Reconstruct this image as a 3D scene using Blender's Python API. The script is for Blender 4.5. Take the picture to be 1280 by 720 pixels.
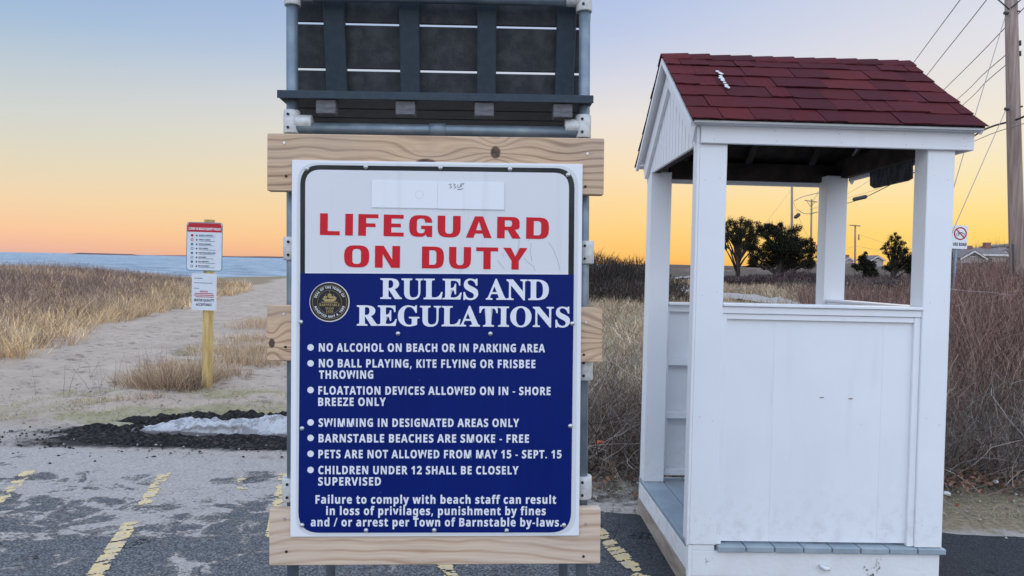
import bpy, bmesh, math, random
import numpy as np
from mathutils import Matrix, Vector
for o in list(bpy.data.objects): bpy.data.objects.remove(o)
SC = bpy.context.scene
COL = SC.collection
R = math.radians
random.seed(7); rng = np.random.default_rng(11)
# ------------------------------------------------------------------ camera
F = 924.0; PITCH = R(2.0); ROLL = R(1.17); H = 1.58
_fw = np.array([0, math.cos(PITCH), -math.sin(PITCH)]); _r0 = np.array([1.0, 0, 0]); _u0 = np.cross(_r0, _fw)
_r = _r0*math.cos(ROLL)+_u0*math.sin(ROLL); _u = -_r0*math.sin(ROLL)+_u0*math.cos(ROLL)
CP = np.array([0, 0, H])
def ray(x, y): return _fw+_r*((x-640)/F)-_u*((y-360)/F)
def at(x, y, Y): d = ray(x, y); return CP+d*(Y/d[1])            # point at depth Y
def atz(x, y, z=0.0): d = ray(x, y); return CP+d*((z-H)/d[2])   # point at height z
cd = bpy.data.cameras.new('camera'); cam = bpy.data.objects.new('camera', cd); COL.objects.link(cam)
cd.sensor_width = 36; cd.lens = F/1280*36; cd.clip_end = 30000; cd.clip_start = .05
m = Matrix(((_r[0], _u[0], -_fw[0], 0), (_r[1], _u[1], -_fw[1], 0), (_r[2], _u[2], -_fw[2], H), (0, 0, 0, 1)))
cam.matrix_world = m; SC.camera = cam
SC.view_settings.view_transform = 'Standard'; SC.view_settings.look = 'None'
SC.view_settings.exposure = 0.0; SC.view_settings.gamma = 1
SC.render.resolution_x = 1280; SC.render.resolution_y = 720
# ------------------------------------------------------------------ node helpers
class S:
    def __init__(s, nt, k): s.nt = nt; s.k = k
    def _m(s, op, *a, clamp=False):
        n = s.nt.nodes.new('ShaderNodeMath'); n.operation = op; n.use_clamp = clamp
        for i, v in enumerate((s,)+a):
            if isinstance(v, S): s.nt.links.new(v.k, n.inputs[i])
            else: n.inputs[i].default_value = v
        return S(s.nt, n.outputs[0])
    def __add__(s, o): return s._m('ADD', o)
    def __radd__(s, o): return s._m('ADD', o)
    def __sub__(s, o): return s._m('SUBTRACT', o)
    def __rsub__(s, o): return (s*-1)+o
    def __mul__(s, o): return s._m('MULTIPLY', o)
    def __rmul__(s, o): return s._m('MULTIPLY', o)
    def __truediv__(s, o): return s._m('DIVIDE', o)
    def clip(s): return s._m('ADD', 0.0, clamp=True)
    def step(s, a, b):
        n = s.nt.nodes.new('ShaderNodeMapRange'); n.interpolation_type = 'SMOOTHSTEP'
        s.nt.links.new(s.k, n.inputs['Value']); n.inputs['From Min'].default_value = a; n.inputs['From Max'].default_value = b
        return S(s.nt, n.outputs[0])
class NT:
    def __init__(s, nt): s.nt = nt
    def new(s, t, **k):
        n = s.nt.nodes.new(t)
        for a, b in k.items(): setattr(n, a, b)
        return n
    def coord(s, kind='Object'):
        if kind == 'World': k = s.new('ShaderNodeNewGeometry').outputs['Position']
        else: k = s.new('ShaderNodeTexCoord').outputs[kind]
        return k
    def xyz(s, k):
        n = s.new('ShaderNodeSeparateXYZ'); s.nt.links.new(k, n.inputs[0]); return [S(s.nt, n.outputs[i]) for i in range(3)]
    def comb(s, x, y, z):
        n = s.new('ShaderNodeCombineXYZ')
        for i, v in enumerate((x, y, z)):
            if isinstance(v, S): s.nt.links.new(v.k, n.inputs[i])
            else: n.inputs[i].default_value = v
        return n.outputs[0]
    def noise(s, vec, scale=5, detail=4, rough=.55, dist=0.0, sc=None):
        if sc:
            mp = s.new('ShaderNodeMapping'); s.nt.links.new(vec, mp.inputs[0]); mp.inputs['Scale'].default_value = sc; vec = mp.outputs[0]
        n = s.new('ShaderNodeTexNoise'); s.nt.links.new(vec, n.inputs['Vector'])
        n.inputs['Scale'].default_value = scale; n.inputs['Detail'].default_value = detail
        n.inputs['Roughness'].default_value = rough; n.inputs['Distortion'].default_value = dist
        return S(s.nt, n.outputs['Fac'])
    def voro(s, vec, scale, feature='F1', rnd=1.0):
        n = s.new('ShaderNodeTexVoronoi', feature=feature); s.nt.links.new(vec, n.inputs['Vector']); n.inputs['Scale'].default_value = scale
        n.inputs['Randomness'].default_value = rnd
        return S(s.nt, n.outputs['Distance'])
    def ramp(s, f, stops, interp='LINEAR'):
        n = s.new('ShaderNodeValToRGB'); s.nt.links.new(f.k, n.inputs[0]); cr = n.color_ramp; cr.interpolation = interp
        while len(cr.elements) < len(stops): cr.elements.new(.5)
        for e, (p, c) in zip(cr.elements, stops): e.position = p; e.color = (*c, 1)
        return n.outputs[0]
    def mix(s, f, a, b, mode='MIX'):
        n = s.new('ShaderNodeMix', data_type='RGBA', blend_type=mode)
        if isinstance(f, S): s.nt.links.new(f.k, n.inputs[0])
        else: n.inputs[0].default_value = f
        for i, v in ((6, a), (7, b)):
            if isinstance(v, (tuple, list)): n.inputs[i].default_value = (*v, 1)
            else: s.nt.links.new(v, n.inputs[i])
        return n.outputs[2]
    def attr(s, name):
        n = s.new('ShaderNodeAttribute', attribute_name=name); return n.outputs['Color'], S(s.nt, n.outputs['Fac'])
    def stain(s, o):
        x, y, z = s.xyz(o); w = (s.noise(o, 5, 6, .7)-.5)*.9
        a = ((x+2.3)*.5)._m('ABSOLUTE'); b = ((y-6.35)*2.4)._m('ABSOLUTE')
        return (1.0-(a._m('MAXIMUM', b)+w).step(.72, 1.02))*.93
    def rand(s): return S(s.nt, s.new('ShaderNodeObjectInfo').outputs['Random'])
def material(name, fn, rough=.6, metal=0.0, bump=.0, bdist=.01, spec=.22):
    """fn(n) returns colour socket or rgb tuple, or (colour, height S, roughness S)"""
    m = bpy.data.materials.new(name); m.use_nodes = True; nt = m.node_tree; b = nt.nodes['Principled BSDF']
    n = NT(nt); r = fn(n)
    col, hgt_, ro = (r+(None, None))[:3] if isinstance(r, tuple) and not isinstance(r[0], (int, float)) else (r, None, None)
    if isinstance(col, tuple): b.inputs['Base Color'].default_value = (*col, 1)
    else: nt.links.new(col, b.inputs['Base Color'])
    b.inputs['Roughness'].default_value = rough; b.inputs['Metallic'].default_value = metal
    b.inputs['Specular IOR Level'].default_value = spec
    if ro is not None: nt.links.new(ro.k, b.inputs['Roughness'])
    if hgt_ is not None:
        bp = nt.nodes.new('ShaderNodeBump'); bp.inputs['Strength'].default_value = bump; bp.inputs['Distance'].default_value = bdist
        nt.links.new(hgt_.k, bp.inputs['Height']); nt.links.new(bp.outputs[0], b.inputs['Normal'])
    return m
def srgb(r, g, b):
    f = lambda c: ((c/255+.055)/1.055)**2.4 if c > 10 else c/255/12.92
    return (f(r), f(g), f(b))
# ------------------------------------------------------------------ sky (dusk, sun just gone on the right)
W = bpy.data.worlds.new('World'); SC.world = W; W.use_nodes = True; wn = NT(W.node_tree)
bg = W.node_tree.nodes['Background']
gx, gy, gz = wn.xyz(wn.coord('Generated'))
def rmp(stops): return wn.ramp(elev, [(p, srgb(*c)) for p, c in stops])
elev = gz._m('MAXIMUM', 0.0)._m('POWER', .5)          # sqrt of the sine of the elevation: more stops near the horizon
left = rmp([(0, (224, 174, 158)), (.10, (237, 184, 156)), (.165, (245, 197, 156)), (.25, (239, 210, 170)), (.33, (222, 213, 189)), (.40, (206, 209, 204)), (.46, (186, 199, 209)), (.51, (161, 186, 213)), (.58, (140, 170, 211)), (1, (168, 186, 211))])
mid = rmp([(0, (240, 165, 92)), (.10, (250, 190, 102)), (.21, (250, 206, 130)), (.294, (248, 215, 158)), (.375, (242, 222, 190)), (.44, (230, 222, 216)), (.49, (210, 212, 224)), (.54, (188, 199, 226)), (.60, (168, 188, 226)), (1, (168, 186, 211))])
right = rmp([(0, (250, 190, 96)), (.12, (251, 203, 104)), (.20, (252, 212, 112)), (.27, (251, 221, 146)), (.34, (246, 228, 183)), (.405, (239, 228, 208)), (.46, (229, 224, 218)), (.52, (220, 220, 227)), (.60, (203, 211, 229)), (1, (168, 186, 211))])
back = rmp([(0, (182, 182, 188)), (.2, (202, 200, 204)), (.45, (190, 199, 212)), (.75, (176, 191, 213)), (1, (168, 186, 211))])
# azimuth: +y is forwards, the afterglow sits to the right of the view
sa = ((gx+.55)*(1/.69)).clip(); sb = ((gx-.14)*(1/.40)).clip()
fwd = gy.step(-.5, .55)
c1 = wn.mix(sb, wn.mix(sa, left, mid), right)
c2 = wn.mix(fwd, back, c1)
hs = wn.new('ShaderNodeVectorMath', operation='SCALE'); W.node_tree.links.new(c2, hs.inputs[0])
# the sky away from the afterglow and overhead is what lights the scene
up = gz._m('MAXIMUM', 0.0).step(.34, .95)*1.6
bk = (1.0-fwd)*1.75
W.node_tree.links.new((up._m('MAXIMUM', bk)+1.0).k, hs.inputs['Scale'])
W.node_tree.links.new(hs.outputs[0], bg.inputs['Color']); bg.inputs['Strength'].default_value = 1.05
sl = bpy.data.lights.new('afterglow_sun', 'SUN'); so = bpy.data.objects.new('afterglow_sun', sl); COL.objects.link(so)
sl.energy = .5; sl.angle = R(20); sl.color = (1, .72, .45)
so.rotation_euler = Vector((-.55, -.8, -.10)).to_track_quat('-Z', 'Y').to_euler()
# ------------------------------------------------------------------ object helpers
def tag(o, label=None, cat=None, group=None, kind=None):
    if label: o['label'] = label
    if cat: o['category'] = cat
    if group: o['group'] = group
    if kind: o['kind'] = kind
    return o
def thing(name, loc, rot=(0, 0, 0), **k):
    o = bpy.data.objects.new(name, None); COL.objects.link(o); o.location = loc; o.rotation_euler = rot; o.empty_display_size = .1
    return tag(o, **k)
def put(name, me, mat=None, parent=None, loc=(0, 0, 0), rot=(0, 0, 0), scale=(1, 1, 1), **k):
    o = bpy.data.objects.new(name, me); COL.objects.link(o)
    if mat and not me.materials: me.materials.append(mat)
    if parent: o.parent = parent
    o.location = loc; o.rotation_euler = rot; o.scale = scale
    return tag(o, **k)
def mesh(name, bm, smooth=False):
    me = bpy.data.meshes.new(name); bm.normal_update(); bm.to_mesh(me); bm.free()
    if smooth:
        for p in me.polygons: p.use_smooth = True
    return me
def boxm(bm, x0, x1, y0, y1, z0, z1, bev=0.0, mtx=None):
    t = bmesh.new()
    vs = [t.verts.new((x, y, z)) for x in (x0, x1) for y in (y0, y1) for z in (z0, z1)]
    for f in ((0, 1, 3, 2), (4, 6, 7, 5), (0, 4, 5, 1), (2, 3, 7, 6), (0, 2, 6, 4), (1, 5, 7, 3)): t.faces.new([vs[i] for i in f])
    if bev > 0: bmesh.ops.bevel(t, geom=t.edges[:], offset=bev, segments=1, affect='EDGES', profile=.7)
    if mtx: bmesh.ops.transform(t, matrix=mtx, verts=t.verts)
    bmesh.ops.recalc_face_normals(t, faces=t.faces)
    me = bpy.data.meshes.new('t'); t.to_mesh(me); t.free(); bm.from_mesh(me); bpy.data.meshes.remove(me)
def box(name, mat, parent, x0, x1, y0, y1, z0, z1, bev=.002, mtx=None, rot=(0, 0, 0), **k):
    """box part with its own origin in the middle so that object texture coordinates differ"""
    c = Vector(((x0+x1)/2, (y0+y1)/2, (z0+z1)/2)); bm = bmesh.new()
    boxm(bm, x0-c.x, x1-c.x, y0-c.y, y1-c.y, z0-c.z, z1-c.z, bev)
    return put(name, mesh(name, bm), mat, parent, loc=c, rot=rot, **k)
def prism(name, mat, parent, pts, axis, a0, a1, bev=0.0, **k):
    """polygon pts extruded along axis from a0 to a1"""
    bm = bmesh.new()
    def P(p, a): return {0: (a, p[0], p[1]), 1: (p[0], a, p[1]), 2: (p[0], p[1], a)}[axis]
    A = [bm.verts.new(P(p, a0)) for p in pts]; B = [bm.verts.new(P(p, a1)) for p in pts]; n = len(pts)
    bm.faces.new(A); bm.faces.new(B[::-1])
    for i in range(n): bm.faces.new((A[i], B[i], B[(i+1) % n], A[(i+1) % n]))
    bmesh.ops.recalc_face_normals(bm, faces=bm.faces)
    if bev: bmesh.ops.bevel(bm, geom=bm.edges[:], offset=bev, segments=1, affect='EDGES')
    return put(name, mesh(name, bm), mat, parent, **k)
def tube(bm, pts, rad, seg=10, cap=True):
    pts = [Vector(p) for p in pts]; rads = rad if isinstance(rad, (list, tuple)) else [rad]*len(pts); rings = []
    for i, p in enumerate(pts):
        d = (pts[min(i+1, len(pts)-1)]-pts[max(i-1, 0)]).normalized()
        a = d.cross(Vector((0, 0, 1)) if abs(d.z) < .9 else Vector((0, 1, 0))).normalized(); b = d.cross(a)
        rings.append([bm.verts.new(p+(a*math.cos(t)+b*math.sin(t))*rads[i]) for t in [2*math.pi*j/seg for j in range(seg)]])
    for i in range(len(rings)-1):
        for j in range(seg): bm.faces.new((rings[i][j], rings[i][(j+1) % seg], rings[i+1][(j+1) % seg], rings[i+1][j]))
    if cap: bm.faces.new(rings[0][::-1]); bm.faces.new(rings[-1])
def pipe(name, mat, parent, pts, rad, seg=12, **k):
    bm = bmesh.new(); tube(bm, pts, rad, seg); bmesh.ops.recalc_face_normals(bm, faces=bm.faces)
    me = mesh(name, bm)
    for p in me.polygons: p.use_smooth = len(p.vertices) == 4
    return put(name, me, mat, parent, **k)
def npmesh(name, verts, quads, tint=None, mat=None, smooth=False, parent=None, **k):
    verts = np.asarray(verts, np.float32); quads = np.asarray(quads, np.int32)
    me = bpy.data.meshes.new(name); nv, nf = len(verts), len(quads); q = quads.shape[1]
    me.vertices.add(nv); me.vertices.foreach_set('co', verts.ravel())
    me.loops.add(nf*q); me.loops.foreach_set('vertex_index', quads.ravel())
    me.polygons.add(nf); me.polygons.foreach_set('loop_start', np.arange(0, nf*q, q, dtype=np.int32))
    me.polygons.foreach_set('loop_total', np.full(nf, q, np.int32))
    if smooth: me.polygons.foreach_set('use_smooth', np.ones(nf, bool))
    if tint is not None:
        ca = me.color_attributes.new('tint', 'FLOAT_COLOR', 'POINT'); t = np.ones((nv, 4), np.float32); t[:, :3] = tint; ca.data.foreach_set('color', t.ravel())
    me.update(calc_edges=True); me.validate()
    return put(name, me, mat, parent, **k)
# ------------------------------------------------------------------ materials
def f_white(n, c=(.80, .81, .83), dirt=1.0):
    o = n.coord('Object'); rd = n.rand()
    a = n.noise(o, 2.2, 5); b = n.noise(o, 130, 4, sc=(1, 1, .03)); s = n.noise(o, 9, 6, .7)
    chip = s.step(.70, .735)*n.noise(o, 40, 4).step(.50, .60)
    col = n.mix(a.step(.3, .75)*.5*dirt, c, (c[0]*.90, c[1]*.90, c[2]*.92))
    col = n.mix(n.noise(o, 14, 5, sc=(1, 1, .12)).step(.55, .85)*.22*dirt, col, (.56, .54, .52))
    wz = n.xyz(n.coord('World'))[2]; col = n.mix((1.0-wz.step(.22, .62))*n.noise(o, 18, 6, .75).step(.45, .70)*.24*dirt, col, (.36, .33, .30))
    col = n.mix(n.noise(n.coord('World'), 1.6, 5, .6).step(.48, .62)*.10, col, (.62, .63, .66)); col = n.mix(chip*.75*dirt, col, (.32, .27, .22))
    return col, b*.5+n.noise(o, 90, 2)*.5-chip*1.2, a*.25+.36
WHITE = material('white_paint', lambda n: f_white(n), bump=.25, bdist=.002)
WHITE_WORN = material('worn_white_paint', lambda n: f_white(n, (.78, .79, .80), 1.7), bump=.4, bdist=.004)
def f_skirt(n):
    o = n.coord('World'); a = n.noise(o, 7, 6, .7); fine = n.noise(o, 45, 4)
    chip = a.step(.60, .66)*fine.step(.42, .6)
    col = n.mix(n.noise(o, 4, 5).step(.4, .8)*.4, (.78, .78, .79), (.55, .53, .50))
    col = n.mix(chip, col, (.10, .09, .08)); return col, fine-chip*1.5
SKIRT = material('peeling_white_paint', f_skirt, bump=.5, bdist=.004)
GREYFLOOR = material('grey_floor_paint', lambda n: (n.mix(n.noise(n.coord('World'), 6, 5).step(.35, .75), (.25, .30, .345), (.34, .39, .43)), n.noise(n.coord('World'), 120, 2)), rough=.45, bump=.2, bdist=.002)
def f_wood(n, lo, hi, freq=40, knots=(), off=0.0, gray=.3):
    o = n.coord('Object'); x, y, z = n.xyz(o)
    g = z+(n.noise(n.comb(x*1.5, y*3+off, z*2), 1.3, 2)-.5)*.15+(n.noise(n.comb(x*8, off, z*30), 1, 3)-.5)*.008
    kn = None
    for kx, kz, rx, rz, amp in knots:
        dx = (x-kx)/rx; dz = (z-kz)/rz; d2 = dx*dx+dz*dz
        e = (d2*-.5)._m('EXPONENT'); g = g+(dz*e*amp)
        kk = d2._m('SQRT'); core = 1.0-kk.step(.34, .52); kn = core if kn is None else kn._m('MAXIMUM', core)
    w = (g*freq*6.283)._m('SINE')*.5+.5
    w2 = (g*freq*2.7*6.283)._m('SINE')*.5+.5
    line = w._m('POWER', 4.0)*.95+w2*.25
    col = n.mix(line*n.noise(o, 2.0, 3).step(.15, .8), hi, lo)
    col = n.mix(n.noise(n.comb(x*3, off, z*90), 1, 4).step(.4, .8)*.3, col, tuple(c*.7 for c in lo))
    col = n.mix(n.noise(n.comb(x*2.5, off+3, z*7), 1, 4).step(.35, .8)*gray, col, (.33, .30, .29))
    crack = n.noise(n.comb(x*1.1, off+9, z*36), 1, 5, .65).step(.67, .70)
    col = n.mix(crack*.7, col, (.07, .045, .035))
    if kn is not None:
        col = n.mix(kn*.92, col, n.ramp(n.noise(o, 60, 4), [(.35, (.025, .018, .015)), (.65, (.13, .07, .045))]))
        hh = line*-.6-crack-kn*.7
    else: hh = line*-.6-crack
    return col, hh
WD = dict(lo=(.20, .105, .065), hi=(.63, .44, .285))
WOOD_TOP = material('pine_top_timber', lambda n: f_wood(n, **WD, knots=((.185, .040, .036, .046, .085), (-.035, .004, .075, .030, .06))), rough=.7, bump=.35, bdist=.003)
WOOD_MID = material('pine_middle_timber', lambda n: f_wood(n, **WD, freq=38, knots=((-.515, -.033, .022, .034, .05), (.62, -.02, .09, .05, .09)), off=4.2), rough=.7, bump=.35, bdist=.003)
WOOD_LOW = material('pale_pine_timber', lambda n: f_wood(n, lo=(.40, .25, .155), hi=(.66, .52, .40), freq=30, knots=((.115, .06, .020, .014, .02), (.17, .045, .010, .012, .02)), off=8.8, gray=.2), rough=.7, bump=.25, bdist=.002)
WOOD_POST = material('yellow_treated_pine', lambda n: (n.mix(n.noise(n.coord('Object'), 9, 5, sc=(3, 3, .35)).step(.35, .7), (.58, .43, .18), (.36, .25, .10)), n.noise(n.coord('Object'), 30, 3, sc=(3, 3, .2))), rough=.7, bump=.3, bdist=.003)
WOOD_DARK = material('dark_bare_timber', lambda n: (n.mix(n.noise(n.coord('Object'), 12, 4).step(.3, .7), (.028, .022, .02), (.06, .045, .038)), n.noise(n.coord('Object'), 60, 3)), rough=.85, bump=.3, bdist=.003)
WOOD_BROWN = material('weathered_brown_board', lambda n: (n.mix(n.noise(n.coord('World'), 9, 5, sc=(1, .5, 4)).step(.3, .7), (.24, .19, .155), (.38, .32, .27)), n.noise(n.coord('World'), 40, 3)), rough=.85, bump=.4, bdist=.004)
GALV = material('galvanised_pipe', lambda n: (n.mix(n.noise(n.coord('Object'), 14, 4).step(.35, .7), (.16, .20, .24), (.24, .28, .31)), n.noise(n.coord('Object'), 150, 2), n.noise(n.coord('Object'), 9, 4)*.3+.32), metal=.55, bump=.15, bdist=.001)
CASTF = material('cast_pipe_fitting', lambda n: (n.mix(n.noise(n.coord('Object'), 60, 3).step(.3, .7), (.50, .50, .49), (.62, .62, .61)), n.noise(n.coord('Object'), 200, 2)), rough=.5, metal=.15, bump=.25, bdist=.001)
PLASTIC = material('dark_recycled_plastic', lambda n: (n.mix(n.noise(n.coord('Object'), 25, 5, .7).step(.35, .72), (.030, .034, .040), (.060, .064, .070)), n.noise(n.coord('Object'), 220, 3)), rough=.6, bump=.4, bdist=.001)
PLASTIC2 = material('dark_blue_grey_batten', lambda n: (n.mix(n.noise(n.coord('Object'), 40, 5, .7).step(.35, .72), (.030, .045, .060), (.042, .058, .074)), n.noise(n.coord('Object'), 300, 2)), rough=.55, bump=.4, bdist=.001)
BLOCK = material('grey_plastic_joist', lambda n: (n.mix(n.noise(n.coord('Object'), 30, 5, sc=(1, 1, 4)).step(.3, .7), (.10, .10, .11), (.16, .16, .17)), n.noise(n.coord('Object'), 100, 2)), rough=.7, bump=.3, bdist=.001)
IRON0 = material('scratch_grey', lambda n: (.30, .30, .31), rough=.7)
SCREW = material('zinc_screw', lambda n: (.55, .56, .57), rough=.35, metal=.8)
def f_panel(n, c, k=.94):
    o = n.coord('Object'); x, y, z = n.xyz(o)
    drip = n.noise(n.comb(x*22, 0.0, z*1.2), 1, 4, .6).step(.55, .8)
    col = n.mix(drip*.5, c, tuple(v*.80 for v in c)); col = n.mix(n.noise(o, 3.2, 5).step(.4, .8)*.35, col, tuple(v*k for v in c))
    return col, n.noise(o, 4, 2), n.noise(o, 6, 4)*.25+.3
SIGNW = material('white_sign_sheet', lambda n: f_panel(n, (.66, .66, .68), .9), bump=.06, bdist=.01)
SIGNB = material('white_backing_board', lambda n: f_panel(n, (.74, .75, .78), .93), bump=.05, bdist=.01)
SIGNG = material('aged_sheet_edge', lambda n: f_panel(n, (.62, .63, .64), .9), bump=.05, bdist=.01)
SIGNK = material('black_border_tape', lambda n: (n.mix(n.noise(n.coord('Object'), 5, 3).step(.4, .7), (.012, .014, .014), (.03, .033, .032))), rough=.45)
def f_blue(n):
    o = n.coord('Object'); x, y, z = n.xyz(o)
    col = n.mix(n.noise(n.comb(x*26, 0.0, z*1.0), 1, 4, .6).step(.5, .8)*.5, (.0012, .011, .125), (.003, .019, .16))
    col = n.mix(n.noise(o, 2.5, 4).step(.45, .8)*.5, col, (.001, .007, .09))
    sp = n.voro(o, 40); col = n.mix((1.0-sp.step(.03, .05))*n.noise(o, 3, 2).step(.6, .7), col, (.25, .3, .4)); return col
SIGNBL = material('navy_blue_vinyl', f_blue, rough=.45, spec=.12)
LETW = material('white_lettering', lambda n: n.mix(n.noise(n.coord('Object'), 9, 4).step(.4, .8)*.5, (.72, .73, .78), (.58, .60, .66)), rough=.4)
LETR = material('red_lettering', lambda n: n.mix(n.noise(n.coord('Object'), 8, 4).step(.4, .8)*.5, (.56, .006, .018), (.48, .01, .02)), rough=.4)
LETK = material('black_ink', lambda n: (.02, .02, .022), rough=.5)
GOLD = material('gold_print', lambda n: (.40, .30, .13), rough=.45)
REDP = material('red_print', lambda n: (.42, .02, .03), rough=.5)
TEALP = material('blue_green_border', lambda n: (.06, .20, .27), rough=.5)
PALEP = material('pale_notice_sheet', lambda n: n.mix(n.noise(n.coord('Object'), 9, 3).step(.3, .8), (.56, .60, .66), (.64, .66, .70)), rough=.4)
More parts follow.
